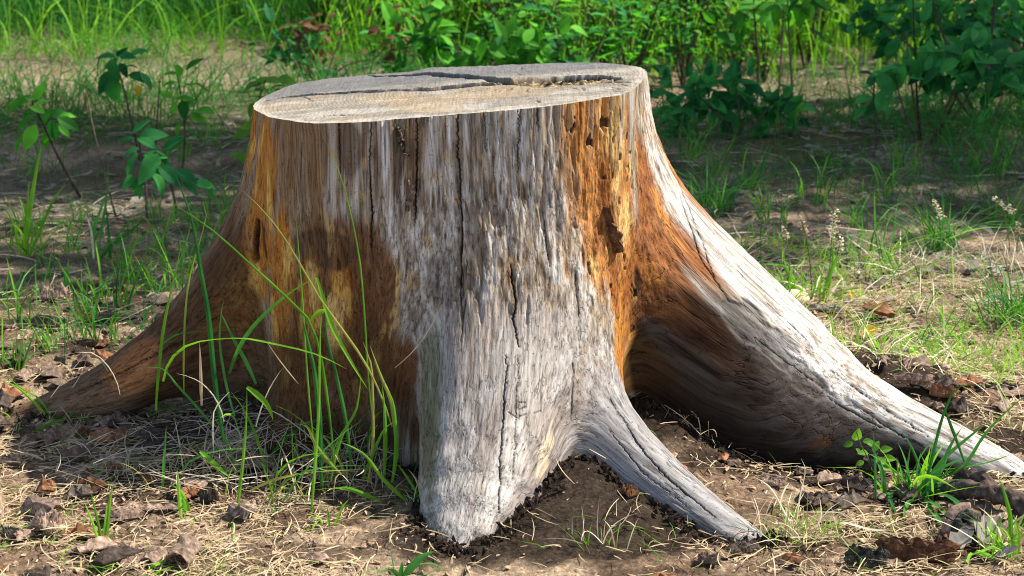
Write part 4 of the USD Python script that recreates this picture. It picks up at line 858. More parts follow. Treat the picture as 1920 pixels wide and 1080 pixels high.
lone_leaf(1448, 555, 0.05, 0.03, 0, M_leaf_grey, 'pale dry leaf lying beside the cream stone')
# moss dots in the hollow by the right root
for (px, py, s, lab) in [(1245, 760, 0.030, 'round moss cushion on the dark soil between the front and right roots'), (1200, 738, 0.018, 'tiny moss cushion nearest the stump in the dark hollow')]:
    p = on_ground(px, py); path = thing('moss_cushion', lab, 'moss', p); s_ = trimesh.creation.icosphere(3); sv = s_.vertices * [s, s * 0.8, s * 0.45]; sv = sv * (1 + 0.6 * (fb(sv + 9, (90, 90, 90), 3, 7)[:, None] - 0.5)); raw_mesh('moss', sv, np.array(s_.faces), M_moss, path, vnormals(sv, np.array(s_.faces)))
# bark scraps still hanging on the stump: sub-parts of its trunk
def scrap(pts, w, mat, name='bark_flake', seed=0):
    P = path3(pts, 3); nn = np.array([n0[np.argmin(((v - q) ** 2).sum(1))] for q in P]); P = spline(P + nn * 0.007, 22); N = nn.mean(0); k = np.random.default_rng(seed)
    sd = np.cross(unit(P[-1] - P[0]), N); t = np.linspace(0, 1, 22); ww = w * (0.3 + 0.7 * np.sin(np.pi * t)) * ndimage.gaussian_filter1d(0.1 + 1.8 * k.random(22), 0.8); u = np.linspace(-1, 1, 7)
    top = P[:, None] + u[None, :, None] * (ww[:, None, None] / 2) * sd + N * (0.005 * (1 - u ** 2)[None, :, None] * ndimage.gaussian_filter1d(k.random((22, 1, 1)), 2, axis=0) * 0.8 + ndimage.gaussian_filter(k.normal(0, 0.005, (22, 7, 1)), (0.6, 0.5, 0)))
    bot = top - N * 0.012; vv = np.vstack([top.reshape(-1, 3), bot.reshape(-1, 3)]); g = np.arange(22 * 7).reshape(22, 7); a, b, c, d = g[:-1, :-1].ravel(), g[1:, :-1].ravel(), g[1:, 1:].ravel(), g[:-1, 1:].ravel()
    ft = np.vstack([np.c_[a, b, c], np.c_[a, c, d]]); m = 154; ring = np.r_[g[:, 0], g[-1, 1:], g[-2::-1, -1], g[0, -2:0:-1]]; nx = np.roll(ring, -1)
    raw_mesh(name, vv, np.vstack([ft, ft[:, ::-1] + m, np.c_[ring, nx + m, nx], np.c_[ring, ring + m, nx + m]]), mat, STUMP)
scrap([(748,242),(756,268),(760,290),(768,297)], 0.012, M_bark, seed=1); scrap([(765,340),(772,370),(764,400)], 0.010, M_bark, seed=2); scrap([(1140,390),(1150,420),(1158,445),(1164,472)], 0.017, M_bark_red, seed=3)

# ------------------------------------------------------------------ grass
def blade_part(path, origin, P, w, mat, name='blade', n=9, side=None, fold=0.3):
    q = spline(P, n) - origin
    raw_mesh(name, *ribbon(q, blade_taper(n, w), side, fold), mat, path)
def px_plane(pts, y0, y1):
    """Places of the photograph as points standing at the depth y0 (first) to y1 (last)."""
    out = []
    for k, p in enumerate(pts):
        q = at_y(p[0], p[1], y0 + (y1 - y0) * k / max(len(pts) - 1, 1))
        if k and q[2] < gz(q[0], q[1]) + 0.012: q = on_ground(*p) + [0, 0, 0.014]     # a blade that droops to the ground lies on it
        out.append(q)
    return np.array(out)
def random_blade(r, base, h, lean, az, droop):
    t = np.linspace(0, 1, 7); out = lean * t + droop * t ** 3
    return base + np.c_[np.cos(az) * out * h, np.sin(az) * out * h, h * (t - 0.35 * droop * t ** 3.0)]
def tuft(name, label, base, n, h, w, mats, r, lean=0.5, droop=0.5, spread=0.03, group=None, rz=0.0, parent=None, n_seg=7):
    path = thing(name, label, 'grass tuft', base, rz, 1.0, group)
    for k in range(n):
        b = np.array([r.normal(0, spread), r.normal(0, spread), -0.006]); hh = h * r.uniform(0.35, 1.0)
        m = mats[int(r.integers(0, len(mats)))]
        P = random_blade(r, b, hh, abs(r.normal(0, lean)), r.uniform(0, 6.28), abs(r.normal(0, droop)))
        blade_part(path, np.zeros(3), P, w * r.uniform(0.6, 1.15), m, n=n_seg, side=(r.normal(), r.normal(), 0))
    return path

# the tall clump in front of the left side of the stump
rg = np.random.default_rng(77)
base = on_ground(640, 890); base[1] = -0.43; base[2] = gz(base[0], base[1])
clump = thing('tall_grass_clump', 'tall bright green grass clump growing before the left front of the stump', 'grass clump', base)
hero = [
 ([(700,800),(690,700),(684,600),(676,500),(664,430),(640,335),(598,240)],.0035,-.44,-.40,M_grass), ([(735,800),(690,690),(640,615),(600,560),(560,490),(515,420),(452,355)],.0045,-.45,-.50,M_grass),
 ([(625,860),(610,720),(585,610),(540,560),(480,505),(390,425),(316,378)],.0055,-.46,-.50,M_grass), ([(420,830),(400,690),(392,600),(375,500),(362,420),(340,355),(322,308)],.0095,-.42,-.46,M_grass_deep),
 ([(292,770),(298,690),(306,620),(322,540),(340,462)],.006,-.36,-.38,M_grass), ([(590,850),(576,700),(567,560),(560,470),(554,392)],.0035,-.45,-.44,M_grass), ([(345,740),(345,640),(352,540),(378,440),(387,405),(380,375)],.004,-.36,-.34,M_grass),
 ([(306,715),(318,678),(350,648),(400,636),(455,634),(520,646),(580,660),(650,692)],.0075,-.42,-.52,M_grass), ([(430,700),(455,640),(495,590),(545,548),(594,520)],.0085,-.40,-.46,M_grass_deep), ([(594,520),(606,560),(622,610),(648,660),(690,730)],.0085,-.46,-.47,M_grass),
 ([(603,910),(600,800),(590,700),(575,630),(562,575)],.010,-.47,-.45,M_grass_deep), ([(745,860),(735,760),(712,700),(694,648)],.008,-.45,-.44,M_grass), ([(480,720),(462,680),(440,640),(413,584)],.0075,-.38,-.40,M_grass_deep),
 ([(583,975),(590,880),(598,760),(600,640),(604,570)],.006,-.52,-.46,M_grass), ([(440,985),(455,870),(461,800),(463,726)],.006,-.50,-.48,M_grass), ([(463,726),(480,738),(500,758),(512,788)],.011,-.48,-.48,M_grass),
 ([(470,920),(530,895),(610,883),(690,880)],.007,-.50,-.47,M_grass), ([(375,846),(400,868),(432,896)],.010,-.48,-.50,M_grass), ([(615,580),(600,585),(580,605)],.011,-.46,-.46,M_grass), ([(720,890),(722,800),(716,720)],.008,-.47,-.46,M_grass),
 ([(660,900),(650,800),(630,700),(612,620),(608,540)],.007,-.44,-.43,M_grass_deep), ([(690,905),(700,800),(698,700),(680,640)],.006,-.46,-.45,M_grass_deep), ([(620,905),(640,820),(670,760),(676,700)],.006,-.47,-.46,M_grass), ([(735,905),(743,830),(738,760),(722,722)],.008,-.48,-.46,M_grass),
 ([(680,900),(700,850),(725,800),(742,790)],.006,-.47,-.48,M_grass), ([(440,780),(420,700),(412,640),(420,560)],.005,-.38,-.37,M_grass_deep), ([(640,890),(590,830),(575,800),(560,795)],.007,-.47,-.50,M_grass), ([(400,800),(330,720),(300,690),(270,690)],.005,-.40,-.42,M_grass_deep),
 ([(720,945),(690,930),(640,915),(580,920)],.008,-.50,-.52,M_grass), ([(770,945),(720,900),(680,850),(640,830)],.007,-.50,-.50,M_grass), ([(300,650),(340,625),(400,620),(460,618)],.005,-.36,-.36,M_grass_deep)]
for kk, (P, w, y0, y1, m_) in enumerate(hero):
    if kk % 5 == 1: m_ = M_grass_pale
    blade_part(clump, base, px_plane(P, y0, y1), w, m_, n=14)
for P, w in [([(378,760),(376,690),(374,640)],.006), ([(740,690),(790,640),(820,590),(835,562)],.0016), ([(300,900),(360,880),(470,870)],.003), ([(560,720),(520,670),(500,640)],.002), ([(420,790),(380,720),(330,700)],.0025), ([(480,800),(500,740),(530,690)],.0025), ([(430,735),(400,780),(400,850)],.002), ([(650,1010),(655,930),(690,860)],.002), ([(700,960),(705,900),(735,830)],.002), ([(225,740),(205,690),(165,660),(110,668)],.002), ([(95,745),(130,700),(165,660)],.002)]:
    blade_part(clump, base, px_plane(P, -.44, -.46), w, M_straw, 'dry_blade', n=9)
for k in range(85):
    b = np.array([rg.normal(0.0, 0.10), rg.normal(0.02, 0.05), 0.0])
    if rg.random() < 0.30: b[0] = rg.uniform(-0.34, -0.05)
    b[2] = gz(base[0] + b[0], base[1] + b[1]) - base[2] - 0.005
    dry = rg.random() < 0.45
    P = random_blade(rg, b, rg.uniform(0.05, 0.20) * (0.7 if dry else 1), abs(rg.normal(0, 0.35)), rg.uniform(0, 6.28), abs(rg.normal(0, 0.8 if dry else 0.4)))
    blade_part(clump, np.zeros(3), P, rg.uniform(0.0015, 0.003) if dry else rg.uniform(0.003, 0.006), M_straw if dry else [M_grass, M_grass_deep, M_grass_pale][int(rg.integers(0, 3))], 'dry_blade' if dry else 'blade', n=7, side=(rg.normal(), rg.normal(), 0))

def px_tuft(name, label, base_px, blades, mat, y_lean=0.0, extra=0, h=0.1, w=0.004, seed=0, cat='grass tuft', dry=None):
    b = on_ground(*base_px); path = thing(name, label, cat, b); r = np.random.default_rng(900 + seed)
    for bl in blades:
        P, ww = bl[0], bl[1]; m_ = bl[2] if len(bl) > 2 else mat
        blade_part(path, b, px_plane(P, b[1] + r.uniform(-.02, .02), b[1] + y_lean + r.uniform(-.04, .04)), ww, m_, n=11)
    for k in range(extra):
        q = np.array([r.normal(0, 0.03), r.normal(0, 0.02), -0.005]); P = random_blade(r, q, h * r.uniform(.4, 1), abs(r.normal(0, .6)), r.uniform(0, 6.28), abs(r.normal(0, .6)))
        blade_part(path, np.zeros(3), P, w * r.uniform(.6, 1.1), dry if dry is not None and r.random() < .4 else mat, n=7, side=(r.normal(), r.normal(), 0))
    return path
px_tuft('grass_tuft', 'low arching grass tuft over the tip of the left root', (95, 790), [([(95,792),(60,750),(25,722),(0,712)],.006), ([(98,790),(70,745),(40,728),(0,690)],.004), ([(30,845),(90,810),(150,785),(215,756)],.007), ([(60,800),(130,780),(215,784)],.006), ([(0,790),(10,780),(28,802)],.005), ([(90,795),(110,760),(150,705),(168,655)],.0025,M_straw), ([(10,860),(60,845),(130,815)],.003,M_straw), ([(30,830),(120,800),(200,790)],.003,M_straw), ([(218,745),(205,700),(170,665),(125,668),(95,672)],.002,M_straw)], M_grass, seed=1, extra=8, h=.06, w=.003, dry=M_straw)
px_tuft('grass_tuft', 'small upright sprig of five green blades in the front left straw', (192, 1026), [([(190,1028),(180,1000),(168,965),(157,940)],.005), ([(192,1028),(186,990),(178,955),(170,920)],.005), ([(195,1024),(197,985),(200,950)],.005), ([(196,1024),(202,980),(206,940),(213,908)],.007), ([(195,1020),(205,1010),(213,1000)],.007)], M_grass, seed=2, extra=4, h=.03)
px_tuft('grass_tuft', 'narrow pale green shoot with drooping blades in the front straw', (343, 972), [([(340,975),(336,930),(333,880)],.007), ([(345,972),(346,940),(338,920),(315,908)],.008), ([(350,972),(350,945),(340,930)],.008)], M_grass, seed=3, extra=3, h=.03)
px_tuft('grass_tuft', 'wide-bladed green sprout at the bottom edge left of the front root', (765, 1078), [([(755,1085),(775,1060),(795,1042),(815,1034)],.014), ([(755,1080),(785,1072),(830,1066)],.012), ([(750,1090),(752,1070),(754,1052)],.008), ([(750,1085),(725,1068),(705,1075)],.009)], M_grass_deep, seed=4, extra=4, h=.04)
px_tuft('grass_tuft', 'little green sprout at the bottom edge below the bark plank', (285, 1080), [([(275,1090),(290,1075),(300,1055),(322,1036)],.007), ([(280,1090),(300,1070),(330,1062)],.006)], M_grass, seed=5, extra=3, h=.03)
px_tuft('grass_tuft', 'thin grass sprig with a looped blade in the dark hollow between roots', (1294, 770), [([(1288,782),(1294,760),(1298,720),(1297,685)],.003), ([(1290,780),(1302,760),(1310,750),(1305,738),(1297,742)],.003), ([(1318,778),(1322,768),(1317,760)],.002,M_straw)], M_grass, seed=6, extra=3, h=.03)
px_tuft('grass_tuft', 'sparse green sprig between the tall clump and the front root', (620, 990), [([(612,1000),(616,975),(612,945)],.005), ([(616,1000),(632,975),(640,955),(655,935)],.006), ([(610,990),(590,980),(575,990)],.005)], M_grass, seed=7, extra=5, h=.03, dry=M_straw)
px_tuft('grass_tuft', 'dark green broad-bladed tuft in front of the right root tip', (1725, 935), [([(1725,940),(1745,870),(1762,800),(1775,760),(1800,722),(1868,722)],.007), ([(1722,935),(1770,860),(1810,825),(1858,788)],.010), ([(1728,930),(1765,880),(1780,840),(1805,800)],.010), ([(1720,930),(1690,905),(1680,930),(1685,985)],.011), ([(1722,935),(1760,965),(1790,1000),(1805,1025)],.011), ([(1730,925),(1780,945),(1830,985),(1880,1005)],.012), ([(1735,925),(1800,930),(1850,930),(1872,945)],.010), ([(1730,930),(1770,890),(1820,870),(1870,862)],.008), ([(1725,935),(1700,960),(1695,990)],.010), ([(1730,930),(1755,910),(1795,900),(1825,905)],.010), ([(1725,935),(1760,990),(1785,1015),(1780,1040)],.011), ([(1740,905),(1800,880),(1850,810),(1925,740)],.008), ([(1760,880),(1830,872),(1900,850)],.006), ([(1868,722),(1885,760),(1893,800)],.004,M_straw), ([(1772,770),(1795,830),(1815,885)],.006)], M_grass_deep, seed=8, extra=36, h=.13, w=.008, dry=M_grass)
px_tuft('grass_tuft', 'green tuft spilling in from the bottom right corner', (1895, 1045), [([(1893,1045),(1895,980),(1885,930),(1872,895)],.009), ([(1900,1050),(1905,1000),(1925,960)],.008), ([(1890,1050),(1870,1010),(1840,990)],.009), ([(1885,1060),(1830,1050),(1815,1075)],.010), ([(1905,1060),(1910,1010),(1900,965)],.007)], M_grass, seed=9, extra=36, h=.10, w=.005, dry=M_straw)
px_tuft('dry_grass_tuft', 'dry straw-coloured tuft past the tip of the thin front root', (1500, 1010), [([(1500,1015),(1470,960),(1440,910),(1415,895)],.004,M_straw), ([(1500,1010),(1580,980),(1630,992),(1705,1005)],.004,M_straw), ([(1490,1010),(1500,930),(1510,880),(1502,860)],.003,M_straw), ([(1510,1010),(1540,960),(1536,930)],.003,M_straw), ([(1480,1010),(1500,960),(1570,960),(1600,1000)],.003,M_straw), ([(1565,1030),(1570,1000),(1577,965)],.006,M_grass), ([(1480,985),(1476,940),(1470,920)],.004,M_straw), ([(1490,970),(1480,955),(1462,945)],.006,M_grass)], M_straw, seed=10, extra=90, h=.10, w=.0022, dry=M_grass)
px_tuft('dry_grass_tuft', 'pale dry tuft on the dirt between the thin front root and right root', (1290, 800), [([(1290,790),(1270,840),(1300,870),(1340,890)],.003), ([(1285,790),(1262,830),(1285,870),(1330,905)],.003), ([(1290,795),(1320,790),(1350,800)],.002), ([(1300,880),(1350,890),(1420,895)],.003)], M_straw, seed=11, extra=45, h=.06, w=.002)
px_tuft('dry_grass_tuft', 'thin dry tuft on the dark soil right of the front root tip', (1130, 1020), [([(1125,1025),(1120,980),(1125,930)],.002), ([(1130,1020),(1150,985),(1210,960)],.002), ([(1130,1020),(1100,1010),(1090,1030)],.002)], M_straw, seed=12, extra=26, h=.06, w=.002, dry=M_grass)
px_tuft('dry_grass_tuft', 'bleached straw tuft beside the left foot of the front root', (790, 940), [([(790,945),(780,900),(765,880)],.003), ([(795,940),(740,930),(690,925)],.006,M_grass), ([(785,930),(770,905),(745,870)],.006,M_grass)], M_straw, seed=13, extra=40, h=.05, w=.002, dry=M_grass)
px_tuft('grass_tuft', 'low dark green tuft pressed flat on the bank behind the right root', (1730, 660), [([(1730,665),(1690,640),(1640,640)],.004), ([(1735,665),(1770,640),(1800,600),(1825,565)],.003), ([(1730,665),(1740,630),(1755,610)],.005)], M_grass_deep, seed=14, extra=70, h=.075, w=.0035, dry=M_straw)
px_tuft('grass_tuft', 'dark grass tuft at the right edge behind the right root', (1900, 610), [([(1900,612),(1895,540),(1880,470)],.005), ([(1905,612),(1920,560),(1925,500)],.005)], M_grass_deep, seed=15, extra=80, h=.20, w=.004)
px_tuft('grass_tuft', 'sunlit green tuft just right of the cream stone', (1540, 565), [([(1540,568),(1555,520),(1570,480),(1582,470)],.010), ([(1545,568),(1560,500),(1590,478)],.008), ([(1535,565),(1540,520),(1530,500)],.007), ([(1550,565),(1565,540),(1580,520)],.006,M_straw)], M_grass, seed=16, extra=18, h=.11, w=.005, dry=M_straw)
px_tuft('grass_tuft', 'sunlit green tuft behind the cream stone', (1478, 548), [([(1470,550),(1465,520),(1452,495)],.008), ([(1478,550),(1478,510),(1470,492)],.007), ([(1480,550),(1470,500),(1430,495),(1405,502)],.007)], M_grass, seed=17, extra=22, h=.09, w=.005)
px_tuft('grass_tuft', 'upright pale green tuft on the shaded ground at the left edge', (48, 480), [([(48,482),(52,430),(60,370),(72,300),(78,270)],.014), ([(45,482),(48,430),(52,370),(55,340)],.010), ([(55,482),(80,420),(110,360),(125,345)],.010), ([(40,482),(25,420),(5,385)],.008), ([(58,480),(85,412),(120,418),(155,450)],.009), ([(35,475),(20,462),(0,460)],.008,M_straw), ([(42,480),(30,440),(50,410),(75,440)],.008), ([(62,480),(80,465),(95,458)],.007)], M_grass, seed=18, extra=18, h=.22, w=.006)
px_tuft('grass_tuft', 'thin upright tuft left of the left root in the shade', (182, 488), [([(180,490),(175,440),(190,390),(205,350)],.010), ([(184,490),(190,430),(200,370),(203,300)],.007), ([(176,490),(172,440),(160,400)],.007,M_straw), ([(186,490),(215,455),(250,430),(275,405)],.011), ([(208,520),(206,460),(200,400),(198,370)],.008)], M_grass_deep, seed=19, extra=10, h=.18, w=.006)
px_tuft('grass_tuft', 'single broad blades sprouting between bark lumps left of the stump', (125, 540), [([(125,545),(126,510),(129,485)],.010), ([(68,575),(70,555),(66,540)],.010), ([(240,600),(243,575),(247,555)],.008)], M_grass_deep, seed=20, extra=8, h=.06, w=.005)
px_tuft('grass_tuft', 'dark tuft of fine blades in the shade right of the stump', (1760, 470), [([(1760,475),(1740,430),(1710,425),(1685,430)],.006,M_grass), ([(1760,475),(1750,440),(1730,410),(1712,380)],.007,M_grass), ([(1755,475),(1752,450),(1748,430)],.006,M_straw)], M_grass_deep, seed=21, extra=70, h=.20, w=.005)
px_tuft('grass_tuft', 'deep green tuft close to the upper right flank of the stump', (1335, 405), [], M_grass_deep, seed=22, extra=80, h=.22, w=.005)

def seed_grass(label, base_px, stems, seed, blades=()):
    b = on_ground(*base_px); path = thing('seed_grass', label, 'grass', b); r = np.random.default_rng(1200 + seed)
    for P, hl in stems:
        S = spline(px_plane(P, b[1], b[1] - 0.02), 14) - b
        raw_mesh('stem', *tube_mesh(S, np.linspace(0.0017, 0.0008, 14), 5), M_stem_green, path)
        pl = Pile(); d = unit(S[-1] - S[-3]); n_ = int(hl / 0.0016)
        for k in range(n_):
            t = k / n_; q = S[-1] - d * hl * (1 - t); az = r.uniform(0, 6.28); L = hl * 0.28 * (1 - 0.6 * t) * r.uniform(.4, 1.1)
            e_ = q + np.array([math.cos(az) * L, math.sin(az) * L, L * r.uniform(0.1, 0.8)])
            pl.add(tube_mesh(np.array([q, (q + e_) / 2 + [0, 0, .002], e_]), 0.0004, 3)); g_ = chip_shape(r, 0.0062, 0.4, 7); pl.add((g_[0] + e_, g_[1]))
        raw_mesh('seed_head', *pl.get(), M_straw, path)
    for P, w in blades: blade_part(path, b, px_plane(P, b[1], b[1] + .03), w, M_grass, n=9)
seed_grass('flowering grass stalk nearest the stump behind the cream stone', (1478, 556), [([(1478,556),(1480,500),(1476,450),(1468,425)], .04)], 1, [([(1480,555),(1484,520),(1482,490)],.006)])
seed_grass('flowering grass with two heads, tallest of the three behind the cream stone', (1550, 560), [([(1550,560),(1556,500),(1560,440),(1568,395)], .085), ([(1548,560),(1560,510),(1572,470),(1578,440)], .05)], 2, [([(1552,560),(1562,480),(1566,420),(1567,380)],.006), ([(1545,560),(1560,510),(1580,470)],.008)])
seed_grass('flowering grass stalk in the middle of the row behind the cream stone', (1518, 562), [([(1522,562),(1520,510),(1514,460),(1502,410)], .05)], 3, [([(1520,560),(1530,520),(1522,495)],.007)])
seed_grass('flowering grass standing in the shade above the bank, right of the stump', (1760, 470), [([(1762,470),(1763,430),(1758,395),(1752,375)], .07)], 4)
seed_grass('pale flowering grass with a nodding head at the right edge', (1890, 470), [([(1893,470),(1888,420),(1880,390),(1862,372)], .08), ([(1905,480),(1910,440),(1905,415)], .05)], 5)

# seedling with bright leaves by the right root
b = on_ground(1628, 905); sd = thing('leafy_seedling', 'bright yellow-green seedling in front of the right root', 'seedling', b); r = np.random.default_rng(5)
for P in ([(1628,905),(1630,870),(1612,830),(1606,808)], [(1628,905),(1635,880),(1645,850)], [(1630,905),(1645,885),(1655,870)]):
    raw_mesh('stem', *tube_mesh(spline(px_plane(P, b[1], b[1] - .01), 8) - b, 0.0011, 5), M_stem_green, sd)
for (px, py, L, ang) in [(1603,826,.030,80),(1600,830,.020,200),(1618,828,.018,20),(1640,835,.022,150),(1637,845,.022,60),(1650,845,.024,20),(1628,850,.022,170),(1640,862,.024,-10),(1650,870,.028,-20),(1655,860,.026,10),(1620,865,.018,200),(1635,872,.020,-60),(1612,850,.016,120)]:
    p = at_y(px, py, b[1] + r.uniform(-.025, .015)) - b; a = math.radians(ang)
    raw_mesh('leaf', *leaf_shape(p, (math.cos(a), -0.25 + r.normal(0, .2), math.sin(a)), (0.2 + r.normal(0, .2), -0.75, 0.75), L, L * .68, .25, .25), M_leaf_fresh, sd)

# sparse grass growing over the ground further back
def blade_field(pts, r, h0, h1, w0, w1, lean, droop, nseg=4):
    P = Pile(); z = ground_z(pts[:, 0], pts[:, 1])
    for (x, y), zz in zip(pts, z):
        az = r.uniform(0, 6.28); q = random_blade(r, np.array([x, y, zz - .006]), r.uniform(h0, h1), abs(r.normal(0, lean)), az, abs(r.normal(0, droop)))[:: (2 if nseg == 4 else 1)]
        P.add(ribbon(q, blade_taper(len(q), r.uniform(w0, w1)), (r.normal(), r.normal(), 0), .2))
    return P.get()
clumpy = lambda s, fx, lo, hi: (lambda x, y: 0.04 + 0.96 * sstep(lo, hi, fb(np.stack([x, y, 0 * x], -1), (fx, fx * 1.4, 1), 3, s)))
r = np.random.default_rng(88)
o = raw_mesh('short_grass', *blade_field(scatter(7500, -2.6, 2.9, 0.35, 5.5, clumpy(401, 1.5, .47, .62), r), r, .03, .15, .0018, .004, .55, .7), M_grass_deep); tag(o, 'sparse short green grass on the shaded ground behind the stump', 'grass', kind='stuff')
o = raw_mesh('short_grass', *blade_field(scatter(1300, 0.55, 2.0, 0.15, 1.7, clumpy(402, 3.0, .40, .58), r), r, .04, .12, .002, .004, .7, .8), M_grass); tag(o, 'sunlit short green grass on the bank right of the stump', 'grass', kind='stuff')
o = raw_mesh('short_grass', *blade_field(scatter(900, -1.4, 1.5, -0.95, 0.1, lambda x, y: clumpy(403, 6, .46, .6)(x, y) * np.clip(straw_density(x, y), .1, 1), r), r, .015, .05, .0012, .0028, .7, .8), M_grass); tag(o, 'tiny green grass blades coming up through the front straw', 'grass', kind='stuff')
o = raw_mesh('dry_standing_grass', *blade_field(scatter(900, 0.5, 2.2, 0.1, 1.5, clumpy(407, 2.5, .40, .56), r), r, .03, .11, .0015, .003, .9, .9), M_straw); tag(o, 'bleached dry grass on the sunlit bank right of the stump', 'dry grass', kind='stuff')
def tall_d(x, y): return clumpy(404, .9, .40, .57)(x, y) * np.where(x < -1.0, 0.12 * sstep(5.4, 6.0, y) + 0.88 * sstep(6.6, 7.8, y), sstep(4.8, 6.2, y)) * (1 - 0.6 * gauss(x, y, -1.9, 6.9, .6, .35))
o = raw_mesh('short_grass', *blade_field(scatter(3500, -3.2, 1.6, 5.6, 8.2, clumpy(408, 1.6, .42, .58), r), r, .06, .25, .004, .008, .5, .6), M_grass); tag(o, 'short green grass on the open strip below the tall meadow grass', 'grass', kind='stuff')
o = raw_mesh('tall_meadow_grass', *blade_field(scatter(6500, -3.4, 2.2, 4.8, 11.5, tall_d, r), r, .2, .75, .006, .013, .25, .6, 6), M_grass); tag(o, 'tall sunlit meadow grass along the top of the view', 'grass', kind='stuff')
o = raw_mesh('dark_meadow_grass', *blade_field(scatter(10000, -3.6, 2.2, 5.6, 11.5, lambda x, y: clumpy(406, .8, .40, .56)(x, y) * sstep(6.0, 7.6, y), r), r, .3, .8, .006, .013, .22, .5, 6), M_grass_deep); tag(o, 'dark green tall grass between the sunlit blades along the top', 'grass', kind='stuff')
o = raw_mesh('mixed_grass', *blade_field(scatter(7000, -3.0, 3.4, 2.6, 7.5, lambda x, y: clumpy(405, 1.1, .46, .60)(x, y) * (1 - .85 * sstep(-0.6, -1.2, x) * gauss(0, y, 0, 5.0, 1, .35)), r), r, .08, .28, .0035, .007, .45, .7), M_grass_deep); tag(o, 'knee-high green grass between the saplings behind the stump', 'grass', kind='stuff')

# ------------------------------------------------------------------ saplings and shrubs
def sapling(name, label, base_px, stem, leaves, mat, seed, cat='sapling', y_tip=0.0, r0=0.005, stem_mat=None, base_p=None):
    b = on_ground(*base_px) if base_p is None else base_p; path = thing(name, label, cat, b); r = np.random.default_rng(1500 + seed); y0 = b[1]
    for P in stem: raw_mesh('stem', *tube_mesh(spline(px_plane(P, y0, y0 + y_tip), 12) - b, np.linspace(r0, r0 * .45, 12), 6), stem_mat or M_twig, path)
    mpx = (y0 - EYE[1]) / F_PX * 1.03 * (0.86 if cat == 'shrub' else 1.0)
    for lf in leaves:
        px, py, Lp, ang = lf[:4]; m_ = lf[4] if len(lf) > 4 else mat; a = math.radians(ang); L = Lp * mpx * 1.25
        d = np.array([math.cos(a), r.normal(-.1, .35), math.sin(a)]); d = d / np.linalg.norm(d)
        p = at_y(px, py, y0 + y_tip + r.uniform(-.05, .05)) - b - d * L / 2
        raw_mesh('leaf', *leaf_shape(p, d, (r.normal(0, .35), -.55 + r.normal(0, .3), .8), L, L * r.uniform(.45, .6), .28, r.uniform(.1, .5)), m_, path)
    return path
sapling('leafy_sapling', 'small sapling with glossy leaves at the left edge, leftmost of the row', (152, 372), [[(152,372),(108,292),(78,228),(60,190)],[(80,232),(100,222),(125,225)]],
  [(25,198,46,200),(75,170,34,55),(52,182,20,160),(42,232,48,215),(88,216,28,70),(112,212,32,10),(130,232,38,-25),(126,216,26,15),(56,258,42,245),(100,245,34,-80),(86,264,28,250),(36,266,36,230),(70,205,26,150),(120,246,28,-40),(80,190,24,30)], M_leaf, 1)
sapling('leafy_sapling', 'slender sapling with one bright yellow leaf, second from the left edge', (262, 300), [[(262,300),(245,220),(232,165),(215,108)]],
  [(195,104,36,170),(230,96,30,45),(183,124,32,250),(214,132,36,-80),(196,155,48,220),(211,168,52,-95),(243,122,30,20),(222,142,24,-70,M_leaf_yellow),(259,170,20,-80,M_leaf_yellow),(264,145,38,-10),(276,152,32,-50),(205,118,30,200),(238,104,28,10),(232,132,26,-60),(258,98,34,25)], M_leaf_deep, 2)
sapling('leafy_sapling', 'reddish-stemmed sapling with pale leaves left of the stump', (340, 330), [[(340,330),(346,235),(338,172),(332,140)],[(346,225),(365,212),(390,206)]],
  [(365,118,34,40),(335,130,28,80),(320,137,24,170),(314,157,28,190),(354,158,26,25),(380,163,30,-25),(350,184,30,5),(325,204,24,-120),(344,206,32,-80),(382,207,42,12),(372,222,28,-20),(334,238,38,240),(328,266,42,40),(346,196,24,30),(312,178,22,160)], M_leaf, 3)
sapling('leafy_sapling', 'broad-leaved young sapling close to the left side of the stump', (276, 410), [[(276,410),(272,335),(262,275),(258,238)],[(330,400),(322,350),(300,300)]],
  [(286,253,48,15),(278,268,36,-20),(292,292,40,0),(279,315,58,-120),(300,322,66,-80),(243,312,48,235),(240,342,30,250),(255,352,32,-100),(320,330,48,-40),(350,330,44,-20),(384,346,34,-10),(265,236,32,40),(261,357,30,-80),(325,268,42,35),(236,262,26,190),(300,346,40,-60),(398,370,34,-100),(360,352,32,-30),(244,285,30,200)], M_leaf_deep, 4)
sapling('leafy_sapling', 'low yellow-green seedling peeping out behind the left flank of the stump', (470, 345), [[(470,345),(475,280),(480,215),(498,150)]],
  [(470,160,34,200),(492,152,36,30),(515,150,30,10),(500,170,30,-30),(470,208,30,240),(462,240,44,60),(474,272,40,-110),(452,252,30,190),(470,295,32,230),(456,300,26,-90),(520,162,28,20),(485,180,30,150),(540,150,32,0),(445,290,28,30)], M_leaf_fresh, 5)
sapling('bare_twig', 'thin bare brown twig sticking up left of the broad-leaved sapling', (218, 410), [[(218,410),(196,325),(176,245),(160,166)]], [], M_leaf, 6, 'twig', r0=.0042)
sapling('bare_twig', 'grey bare twig between the yellow-leaved and reddish saplings', (288, 300), [[(288,300),(294,240),(297,190),(301,140)]], [], M_leaf, 7, 'twig', r0=.0042)
def rleaves(r, cx, cy, sx, sy, n, l0, l1, down=True):
    out = []
    for _ in range(int(n * 1.5)):
        x, y = cx + r.normal(0, sx), cy + r.normal(0, sy); a = math.degrees(math.atan2(-(y - cy), (x - cx))) + r.normal(0, 40) - (20 if down else 0); out.append((x, y, r.uniform(l0, l1) * (.55 + .4 * r.random()), a))
    return out
r = np.random.default_rng(15)
